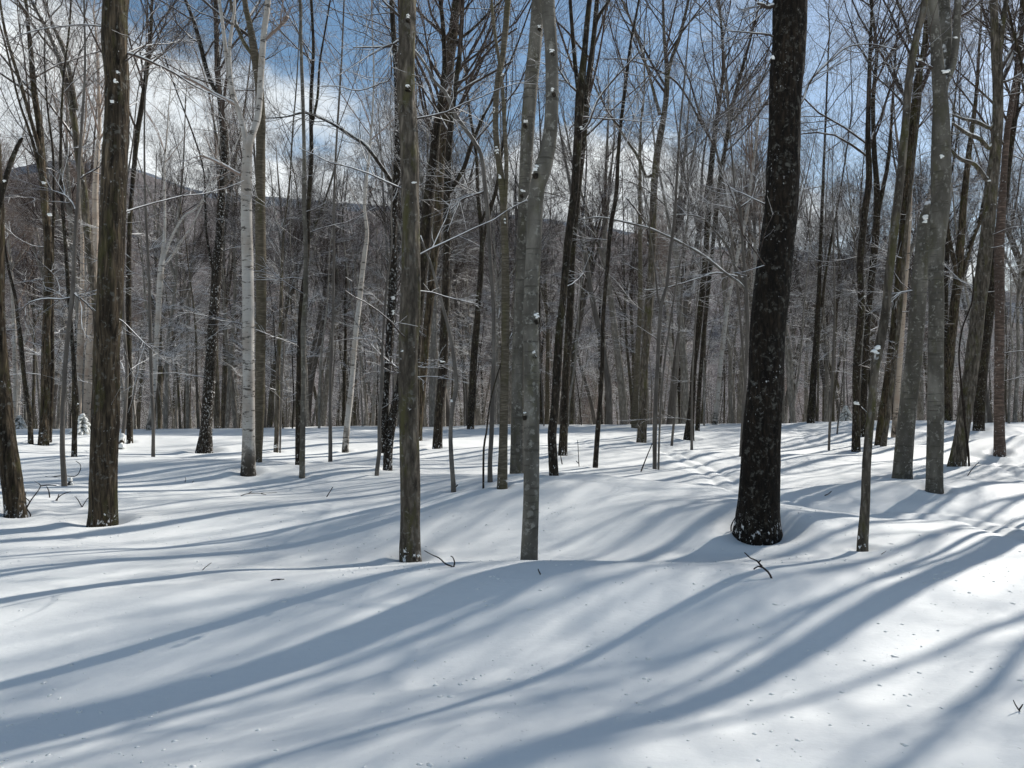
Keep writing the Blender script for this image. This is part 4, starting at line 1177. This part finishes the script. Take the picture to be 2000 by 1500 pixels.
WLAB = {'pale': 'slender pale grey tree in the crowded wood beyond the brow of the snow',
        'maple_grey': 'slender grey-brown tree in the crowded wood beyond the brow of the snow',
        'dark': 'slender dark tree in the crowded wood beyond the brow of the snow',
        'maple': 'slender brown rough-barked tree in the crowded wood beyond the brow',
        'birch': 'slender white birch in the crowded wood beyond the brow of the snow',
        'yellow': 'slender tan-barked tree in the crowded wood beyond the brow of the snow',
        'sapling': 'smooth grey pole tree in the crowded wood beyond the brow of the snow'}
WNAME = {'birch': 'birch_tree', 'yellow': 'birch_tree', 'sapling': 'beech_tree'}
rb = np.random.default_rng(77)
spots = []


def try_spot(x, y, dmin):
    for a, b in spots:
        if (a - x) ** 2 + (b - y) ** 2 < dmin ** 2:
            return False
    for a, b, r in TREES:
        if (a - x) ** 2 + (b - y) ** 2 < (dmin * 0.7) ** 2:
            return False
    spots.append((x, y))
    return True


NB = 0
wood_roots = []
guard = 0
while NB < 280 and guard < 20000:
    guard += 1
    y = 32.0 + 44 * rb.random() ** 1.35
    x = rb.uniform(-0.78, 0.86) * y
    if not try_spot(x, y, 1.25):
        continue
    v = rb.choice(8, p=[0.22, 0.08, 0.11, 0.16, 0.07, 0.13, 0.09, 0.14])
    tm, cm, T, X, k = VAR[v]
    s = rb.uniform(0.78, 1.12)
    nm = WNAME.get(k, 'maple_tree')
    o = empty(nm, (x, y, float(base_h(x, y))), WLAB[k], 'tree', 'trees of the crowded wood beyond the brow, ' + k.replace('_', ' '))
    o.rotation_euler = (rb.normal() * 0.035, rb.normal() * 0.035, rb.uniform(0, 6.28)); o.scale = (s, s, s)
    part('trunk', tm, o); part('crown', cm, o)
    wood_roots.append((o, k, x, y))
    NB += 1
SG = 'snow-laden undergrowth saplings beyond the brow'
NS = 0; guard = 0
while NS < 285 and guard < 20000:
    guard += 1
    y = 28.5 + 34 * rb.random() ** 1.3
    x = rb.uniform(-0.74, 0.78) * y
    if y < 31.5 and rb.random() < 0.6:
        continue
    if not try_spot(x, y, 0.8):
        continue
    tm, cm, T, X, k = SAP[rb.integers(0, 7)]
    s = rb.uniform(0.7, 1.15)
    o = empty('sapling', (x, y, float(base_h(x, y))), 'thin snow-laden sapling filling in among the crowded trees at the brow', 'sapling', SG)
    o.rotation_euler = (rb.normal() * 0.05, rb.normal() * 0.05, rb.uniform(0, 6.28)); o.scale = (s, s, s)
    part('trunk', tm, o); part('crown', cm, o)
    wood_roots.append((o, 'sap', x, y))
    NS += 1

# the front row of the wood is told apart by where each stands
MARKS = [(30, 'the leaning edge trunk'), (200, 'the thick furrowed trunk'), (400, 'the snow-packed leaning trunk'), (490, 'the white birch'),
         (590, 'the straight grey pole'), (802, 'the scarred maple'), (1035, 'the bowed beech'), (1163, 'the slender dark pole'),
         (1253, 'the dark-banded trunk'), (1483, 'the thick black trunk'), (1672, 'the burled stem'), (1824, 'the pale three-stemmed beech'), (1952, 'the reddish birch')]
KW = {'pale': 'pale grey trunk', 'maple_grey': 'grey-brown trunk', 'dark': 'dark trunk', 'maple': 'rough brown trunk', 'birch': 'white birch', 'yellow': 'tan trunk', 'sapling': 'smooth grey pole', 'sap': 'snow-laden sapling'}
ORD = ['first', 'second', 'third', 'fourth', 'fifth', 'sixth', 'seventh', 'eighth', 'ninth', 'tenth', 'eleventh', 'twelfth']
bins = {}
for o, k, x, y in wood_roots:
    px = 1000 + FPX * x / y
    if (k != 'sap' and y > 46) or (k == 'sap' and y > 38) or px < -20 or px > 2020:
        continue
    near = min(MARKS, key=lambda m: abs(m[0] - px))
    bins.setdefault((k, near[1], 'right' if px > near[0] else 'left'), []).append((abs(px - near[0]), o))
for (k, mk, side), lst in bins.items():
    lst.sort(key=lambda t: t[0])
    for i, (d_, o) in enumerate(lst):
        if i < len(ORD):
            o['label'] = '%s at the brow, %s such %s of %s' % (KW[k], ORD[i], side, mk)

# everything farther off: one mass, instanced from whole-tree meshes that stand in it themselves
far_src = []
for j, v in enumerate((0, 2, 5)):
    tm, cm, T, X, k = VAR[v]
    me = one_mesh(T, X, M[k], M[KINDS[v][1]], 'far_tree')
    o = link(bpy.data.objects.new(WNAME.get(k, 'maple_tree'), me))
    x = (-31, -12, 9, 27, 45)[j]; y = (83, 84, 83, 85, 84)[j]
    o.location = (x, y, float(base_h(x, y)))
    tag(o, WLAB[k], 'tree', 'trees of the crowded wood beyond the brow, ' + k.replace('_', ' '))
    far_src.append(o)
NF = 1500
yy = 80 + 330 * rb.random(NF) ** 1.25
xx = rb.uniform(-0.85, 0.95, NF) * yy
zz = base_h(xx, yy)
fm = bpy.data.meshes.new('far_wood')
fm.vertices.add(NF)
fm.vertices.foreach_set('co', np.stack([xx, yy, zz], 1).astype(np.float32).ravel())
fm.update()
far = link(bpy.data.objects.new('far_woods', fm))
tag(far, 'mass of bare snowy forest filling the valley below the brow', 'forest', kind='stuff')
gn = bpy.data.node_groups.new('far_woods', 'GeometryNodeTree')
gn.interface.new_socket('Geometry', in_out='INPUT', socket_type='NodeSocketGeometry')
gn.interface.new_socket('Geometry', in_out='OUTPUT', socket_type='NodeSocketGeometry')
gi = gn.nodes.new('NodeGroupInput'); go = gn.nodes.new('NodeGroupOutput')
join = gn.nodes.new('GeometryNodeJoinGeometry')
ix = gn.nodes.new('GeometryNodeInputIndex')
for j, src in enumerate(far_src):
    mod = gn.nodes.new('ShaderNodeMath'); mod.operation = 'MODULO'; mod.inputs[1].default_value = len(far_src)
    gn.links.new(ix.outputs[0], mod.inputs[0])
    cmpn = gn.nodes.new('ShaderNodeMath'); cmpn.operation = 'COMPARE'; cmpn.inputs[1].default_value = j; cmpn.inputs[2].default_value = 0.4
    gn.links.new(mod.outputs[0], cmpn.inputs[0])
    inst = gn.nodes.new('GeometryNodeInstanceOnPoints')
    oi = gn.nodes.new('GeometryNodeObjectInfo'); oi.inputs['Object'].default_value = src
    oi.inputs['As Instance'].default_value = True
    rot = gn.nodes.new('FunctionNodeRandomValue'); rot.data_type = 'FLOAT_VECTOR'
    rot.inputs[0].default_value = (-0.06, -0.06, 0); rot.inputs[1].default_value = (0.06, 0.06, 6.28); rot.inputs['Seed'].default_value = j
    scl = gn.nodes.new('FunctionNodeRandomValue'); scl.data_type = 'FLOAT'
    scl.inputs[2].default_value = 0.7; scl.inputs[3].default_value = 1.15; scl.inputs['Seed'].default_value = 40 + j
    gn.links.new(gi.outputs[0], inst.inputs['Points'])
    gn.links.new(cmpn.outputs[0], inst.inputs['Selection'])
    gn.links.new(oi.outputs['Geometry'], inst.inputs['Instance'])
    gn.links.new(rot.outputs[0], inst.inputs['Rotation'])
    gn.links.new(scl.outputs[1], inst.inputs['Scale'])
    gn.links.new(inst.outputs[0], join.inputs[0])
gn.links.new(join.outputs[0], go.inputs[0])
md = far.modifiers.new('far_woods', 'NODES'); md.node_group = gn

# ------------------------------------------------------------------ hills

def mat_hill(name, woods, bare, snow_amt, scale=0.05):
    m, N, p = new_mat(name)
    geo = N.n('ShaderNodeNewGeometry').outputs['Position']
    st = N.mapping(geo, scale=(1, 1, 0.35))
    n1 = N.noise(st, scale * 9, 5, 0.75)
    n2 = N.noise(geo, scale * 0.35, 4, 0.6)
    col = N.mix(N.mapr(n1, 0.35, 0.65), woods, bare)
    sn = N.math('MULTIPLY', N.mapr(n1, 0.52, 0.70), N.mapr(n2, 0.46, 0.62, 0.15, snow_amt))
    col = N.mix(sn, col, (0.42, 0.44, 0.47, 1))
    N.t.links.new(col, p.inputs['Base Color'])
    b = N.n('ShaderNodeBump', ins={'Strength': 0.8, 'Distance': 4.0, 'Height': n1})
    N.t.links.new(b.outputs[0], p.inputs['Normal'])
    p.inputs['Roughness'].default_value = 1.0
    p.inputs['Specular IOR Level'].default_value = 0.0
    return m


def hill(name, label, ridge, D, depth, mat, foot=-10.0, seed=1, rough=1.0, nx=620):
    """ridge: (px, py) skyline points of the photograph, seen at distance D"""
    px = np.array([a for a, b in ridge], float); pz = CAM_Z - (np.array([b for a, b in ridge], float) - 750) / FPX * D
    X = (px - 1000) / FPX * D
    xs = np.linspace(X[0], X[-1], nx)
    top = np.interp(xs, X, pz)
    k = 7; ker = np.ones(k) / k
    top = np.convolve(np.pad(top, k // 2, 'edge'), ker, 'valid')
    ny = 46
    t = np.linspace(0, 1, ny)
    V = []
    for j, a in enumerate(t):
        # front slope up to the ridge at t=0.75, then a short back slope
        if a <= 0.75:
            u = a / 0.75; f = u * u * (3 - 2 * u) * 0.5 + u * 0.5; y = D - depth * (1 - u)
        else:
            u = (a - 0.75) / 0.25; f = 1 - 0.35 * u * u; y = D + depth * 0.4 * u
        z = foot + (top - foot) * f + rough * fbm(xs * 0.012, y * 0.012, 0, seed, 4) * 16 * (f * (1 - f) * 3 + 0.05)
        # individual crowns roughen the skyline
        z = z + rough * (vnoise(xs * 0.35, y * 0.4, 0, seed + 5) + vnoise(xs * 0.9, y * 0.9, 0, seed + 6) * 0.7) * 1.5
        xsj = xs * (y / D)
        V.append(np.stack([xsj, np.full(nx, y), z], 1))
    V = np.concatenate(V)
    idx = np.arange(nx * ny).reshape(ny, nx)
    F = np.stack([idx[:-1, :-1], idx[:-1, 1:], idx[1:, 1:], idx[1:, :-1]], -1).reshape(-1, 4)
    o = link(bpy.data.objects.new(name, mesh_np(name, V, F, mat)))
    tag(o, label, 'hill', kind='structure')
    return o


MH1 = mat_hill('bare_woods_on_hill', (0.15, 0.132, 0.13, 1), (0.30, 0.27, 0.26, 1), 0.6, 0.05)  # paleness covers snow between the trees and also stands in for haze
MH2 = mat_hill('hazed_forest_slope', (0.11, 0.135, 0.165, 1), (0.18, 0.20, 0.23, 1), 0.35, 0.02)  # forest colour, lightened and blued to paint in the distance haze
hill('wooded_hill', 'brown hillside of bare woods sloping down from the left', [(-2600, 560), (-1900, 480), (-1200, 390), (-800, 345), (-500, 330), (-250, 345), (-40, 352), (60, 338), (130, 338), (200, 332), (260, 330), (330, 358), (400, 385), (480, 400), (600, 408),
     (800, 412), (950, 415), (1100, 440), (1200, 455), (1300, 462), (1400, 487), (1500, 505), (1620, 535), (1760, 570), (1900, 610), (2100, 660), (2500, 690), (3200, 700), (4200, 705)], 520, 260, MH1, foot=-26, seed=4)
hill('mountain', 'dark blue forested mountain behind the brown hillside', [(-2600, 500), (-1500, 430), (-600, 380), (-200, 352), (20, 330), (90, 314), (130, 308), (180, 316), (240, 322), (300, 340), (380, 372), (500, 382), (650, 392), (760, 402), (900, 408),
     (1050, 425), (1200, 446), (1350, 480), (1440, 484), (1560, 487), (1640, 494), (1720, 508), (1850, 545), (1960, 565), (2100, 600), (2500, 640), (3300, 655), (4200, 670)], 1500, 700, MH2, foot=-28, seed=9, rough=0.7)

# ------------------------------------------------------------------ small things on the snow

def stick(name, label, strands, w=3.0, lift=0.0, col='dark', group=None, cat='fallen branch', ydelta=0.0):
    """a fallen branch or bare stalk poking out of the snow; strands of photograph pixels, first point on the snow"""
    X, Y, Z = ray_ground(*strands[0][0])
    L = Tubes()
    for st in strands:
        pts = []
        for i, (a, b) in enumerate(st):
            y = Y + ydelta * i
            ww = w * (1 - 0.6 * i / len(st))
            pts.append(((a - 1000) / FPX * y, y, CAM_Z - (b - 750) / FPX * y, ww * 0.5 / FPX * y))
        if st is strands[0]:
            a = np.array(pts[0]); b = np.array(pts[1])
            ex = a.copy(); ex[:3] = a[:3] + np.array([0, 0, -0.05]); pts = [tuple(ex)] + pts
        P = smooth_path(pts, 0.02)
        L.add(P[None, :, :3], P[None, :, 3], 7, cap=True)
    me = rel_mesh(L, name, M['stick'], (X, Y, Z))
    o = link(bpy.data.objects.new(name, me)); o.location = (X, Y, Z)
    tag(o, label, cat, group)
    return o


stick('fallen_branch', 'knobbly dead branch tip pointing up-left out of the snow below the black trunk', [[(1507, 1130), (1500, 1117), (1488, 1107), (1478, 1095), (1466, 1090), (1454, 1079)], [(1490, 1108), (1480, 1106), (1472, 1112)], [(1488, 1106), (1482, 1099), (1486, 1094)]], 4.2)
stick('fallen_branch', 'wiry dark branch lying in the hollow right of the scarred maple', [[(885, 1108), (870, 1101), (858, 1090), (843, 1083), (832, 1077), (828, 1075)], [(886, 1107), (888, 1098), (884, 1088), (880, 1086)]], 3.2)
stick('fallen_branch', 'small forked twig at the right edge of the near snow', [[(1993, 1393), (1988, 1384), (1983, 1376), (1979, 1367)], [(1990, 1387), (1995, 1380), (1998, 1375)]], 3.2)
stick('fallen_branch', 'tiny dark twig on the near drift in front of the bowed beech', [[(1056, 1123), (1053, 1117), (1051, 1111)]], 3.0)
stick('fallen_branch', 'brown twig lying flat on the sunny snow at lower left', [[(530, 1134), (541, 1131), (555, 1131)], [(541, 1131), (550, 1134)]], 3.0)
stick('fallen_branch', 'pair of bare twigs crossing in a low V right of the edge trunk', [[(160, 991), (152, 976), (146, 969)], [(160, 991), (168, 978), (176, 968)]], 2.0)
stick('fallen_branch', 'dead branch tips curling out of the snow beside the leaning edge trunk', [[(59, 1004), (52, 992), (58, 980), (50, 972), (51, 960)], [(52, 992), (62, 975), (72, 962), (79, 948), (68, 940)], [(79, 949), (95, 947), (110, 948)]], 2.6)
stick('fallen_branch', 'branched dead twig between the edge trunk and the thick furrowed trunk', [[(109, 978), (118, 968), (128, 963), (138, 960)], [(111, 978), (115, 965)], [(97, 972), (95, 958), (91, 950)]], 2.4)
stick('fallen_branch', 'low dead stem curving in a hook near the wavy grey sapling', [[(88, 931), (100, 932), (120, 929), (146, 930), (156, 920), (157, 908), (148, 900)]], 2.4)
stick('bare_stalk', 'slanted bare stalk stuck in the snow left of the forked dark sapling', [[(1252, 921), (1258, 905), (1266, 885), (1274, 866)]], 3.0, cat='stalk')
stick('bare_stalk', 'thin upright stalk in the snow right of the kinked trunk', [[(1131, 911), (1130, 895), (1129, 870), (1128, 860)], [(1130, 905), (1125, 900)]], 1.8, cat='stalk')
stick('bare_stalk', 'short bent stalk behind the kinked trunk', [[(1098, 907), (1096, 896), (1095, 889)]], 2.4, cat='stalk')
stick('bare_stalk', 'single slanted stalk in the shadowed snow left of the scarred maple', [[(638, 971), (644, 961), (650, 951)]], 2.2, cat='stalk')
stick('bare_stalk', 'twiggy bit of dead brush on the snow right of the white birch', [[(470, 969), (485, 964), (510, 963), (541, 962)], [(485, 964), (492, 960)], [(510, 964), (520, 966)], [(470, 969), (465, 972)]], 1.8, cat='dead brush')
stick('bare_stalk', 'thin tip leaning on the left foot of the black trunk', [[(1428, 1028), (1432, 1018), (1440, 1005)]], 2.6, cat='stalk')
stick('bare_stalk', 'short stick lying on the snow left of the crooked thin trunk', [[(1611, 968), (1619, 964), (1624, 959)]], 2.6, cat='stalk')
stick('bare_stalk', 'faint slanted stalk in front of the grey beech pair', [[(1890, 929), (1900, 915), (1912, 902)]], 1.8, cat='stalk')
stick('bare_stalk', 'tiny slanted stalk on the sunny snow at far lower left', [[(396, 1113), (405, 1105), (413, 1099)]], 1.8, cat='stalk')
stick('bare_stalk', 'thin half-buried twig on the bright snow below the crooked thin trunk', [[(1704, 1084), (1712, 1087), (1722, 1082), (1731, 1076)]], 1.8, cat='stalk')
stick('bare_stalk', 'little curled grass stem on the snow below the white birch', [[(361, 942), (363, 936), (361, 931)], [(375, 943), (378, 939)]], 1.2, cat='stalk')

# small spruce loaded with snow, left of the furrowed trunk
def little_spruce(px, py, hpx, label, seed, Yfix=None, only=None):
    X, Y, Z = ray_ground(px, py, Yfix)
    h = hpx / FPX * Y
    rng = np.random.default_rng(seed)
    root = empty('spruce_sapling', (X, Y, Z), label, 'spruce')
    T = Tubes(); P = np.array([[(0, 0, -0.2), (0, 0, h * 0.4), (0.01, 0, h)]]); T.add(P, np.array([[0.02, 0.015, 0.004]]), 7)
    part('trunk', T.mesh('trunk', M['dark']), root)
    NB_ = Tubes(); SN = Tubes()
    k = 0
    for lv in np.linspace(0.05, 0.95, 12):
        for a in range(6):
            th = a * math.pi / 3 + lv * 7 + rng.normal() * 0.2
            Lb = h * 0.62 * (1 - lv) + 0.06
            q = []
            for t in np.linspace(0, 1, 5):
                q.append((math.cos(th) * Lb * t, math.sin(th) * Lb * t, h * lv + Lb * (0.10 * t - 0.42 * t * t)))
            q = np.array(q)[None]
            NB_.add(q, np.full((1, 5), 0.006) * np.linspace(1, 0.4, 5), 4)
            A, AR = grow(q, np.full((1, 5), 0.006), 24, 2, 0.1, 1.0, (0.05, 0.16), (40, 70), 0.1, -0.05, 1.0, 0.004, 0.003, rng, 0.5, flat=0.6)
            NB_.add(A, AR, 3)
            if rng.random() < 0.78:
                u = q.copy(); u[:, :, 2] += 0.022
                rr = np.array([[0.010, 0.04, 0.055, 0.045, 0.008]]) * rng.uniform(0.6, 1.1)
                SN.add(u, rr, 8, cap=True)
    part('needles', NB_.mesh('needles', M['needle']), root)
    part('snow_load', SN.mesh('snow_load', M['cap']), root)


M['needle'] = mat_twig('spruce_needles', (0.020, 0.030, 0.018, 1), (0.045, 0.055, 0.03, 1), 0.75)
little_spruce(160, 884, 46, 'small bushy spruce bowed under clumps of snow by the burled stem', 91, Yfix=19.5)
little_spruce(1652, 836, 34, 'little snowy spruce far back near the brow, right of the pole-thin sapling', 92, Yfix=33)
little_spruce(38, 845, 32, 'tiny snowy spruce at the brow behind the left edge trunk', 93, Yfix=33)

# snow-hooded stump right of the furrowed trunk, and the stub by the wavy sapling
def stump(px, py, wpx, hpx, label, seed, Yfix=None):
    X, Y, Z = ray_ground(px, py, Yfix)
    r = wpx * 0.5 / FPX * Y; h = hpx / FPX * Y
    root = empty('stump', (X, Y, Z), label, 'stump')
    T = Tubes(); P = np.array([[(0, 0, -0.2), (0, 0, 0.0), (0.1 * r, 0, h * 0.5), (0.25 * r, 0, h)]])
    T.add(P, np.array([[r * 1.25, r * 1.1, r * 0.9, r * 0.8]]), 14, cap=True, bump=bark_bump('dark', seed, 0.05))
    part('stump_wood', T.mesh('stump_wood', M['dark']), root)
    snow_blob('snow_cap', root, (0.2 * r, 0, h * 0.98), (r * 1.15, r * 1.1, h * 0.45), seed)
    snow_blob('snow_cap', root, (1.1 * r, -r * 0.5, h * 0.12), (r * 0.9, r * 0.8, h * 0.4), seed + 3)


stump(233, 876, 16, 20, 'dark snow-hooded stump just right of the thick furrowed trunk', 61)
stump(137, 946, 8, 9, 'low dark stub with a snow pad at the foot of the wavy sapling', 62)

# ------------------------------------------------------------------ ground sheet (last of the big pieces, so that every stem has its well)
ca = np.radians(38.5)
az = np.concatenate([np.linspace(-math.pi, -ca, 36, endpoint=False), np.linspace(-ca, ca, 500), np.linspace(ca, math.pi, 36)[1:]])[:-1]
rad = np.concatenate([np.linspace(0.25, 2.0, 9), np.geomspace(2.15, 36, 520), np.geomspace(36.8, 560, 50), [900, 1600, 3000]])
A_, R_ = np.meshgrid(az, rad)
GX = np.sin(A_) * R_; GY = np.cos(A_) * R_
GZ = full_h(GX, GY)
GZ = np.where(R_ > 560, -30, GZ)
V = np.stack([GX, GY, GZ], -1).reshape(-1, 3)
na, nr = len(az), len(rad)
idx = np.arange(na * nr).reshape(nr, na)
nx_ = np.roll(idx, -1, 1)
F = np.stack([idx[:-1], nx_[:-1], nx_[1:], idx[1:]], -1).reshape(-1, 4)[:, ::-1]
V = np.vstack([V, [[0, 0, float(base_h(0.0, 0.0))]]])
ctr = len(V) - 1
fan = np.stack([np.full(na, ctr), idx[0], nx_[0]], 1)[:, ::-1]
g = link(bpy.data.objects.new('snow_ground', mesh_np('snow_ground', V, [F, fan], M['snow'])))
tag(g, 'deep drifted snow covering the forest floor', 'snow', kind='structure')

# crumbs of snow and flecks of bark on the near snow
def scatter(name, label, cat, count, size, mat, seed, ymax=9.0, squash=0.5, clump=False):
    rng = np.random.default_rng(seed)
    y = 1.9 + (ymax - 1.9) * rng.random(count) ** 1.1
    x = rng.uniform(-0.8, 0.8, count) * y
    keep = vnoise(x * 0.9, y * 0.9, 0, seed) + 0.6 * rng.normal(size=count) * 0.5 > -0.1
    x = x[keep]; y = y[keep]; n = len(x)
    z = full_h(x, y)
    s = size[0] + (size[1] - size[0]) * rng.random(n) ** 3.5
    base = np.array([(1, 0, 0), (0.3, 0.9, 0.1), (-0.85, 0.5, 0), (-0.7, -0.7, 0.05), (0.35, -0.9, 0), (0.1, 0.05, 1.0), (0, 0, -0.7)])
    fc = np.array([(0, 1, 5), (1, 2, 5), (2, 3, 5), (3, 4, 5), (4, 0, 5), (1, 0, 6), (2, 1, 6), (3, 2, 6), (4, 3, 6), (0, 4, 6)])
    th = rng.uniform(0, 6.28, n)
    b = base[None] * (1 + rng.normal(size=(n, 7, 3)) * 0.25)
    c, si = np.cos(th)[:, None], np.sin(th)[:, None]
    el = rng.uniform(0.5, 1.6, n)[:, None]
    bx = b[..., 0] * el; by = b[..., 1]
    Vx = (bx * c - by * si) * s[:, None] + x[:, None]
    Vy = (bx * si + by * c) * s[:, None] + y[:, None]
    Vz = b[..., 2] * s[:, None] * squash + z[:, None]
    V = np.stack([Vx, Vy, Vz], -1).reshape(-1, 3)
    F = (fc[None] + (np.arange(n) * 7)[:, None, None]).reshape(-1, 3)
    o = link(bpy.data.objects.new(name, mesh_np(name, V, F, mat)))
    tag(o, label, cat, kind='stuff')


scatter('snow_crumbs', 'small crumbs of snow dropped from branches onto the near drifts', 'snow', 6500, (0.0025, 0.016), M['cap'], 5)
scatter('bark_flecks', 'dark flecks of bark and bud scales strewn on the near snow', 'litter', 260, (0.0015, 0.006), M['dark'], 8, squash=0.3)
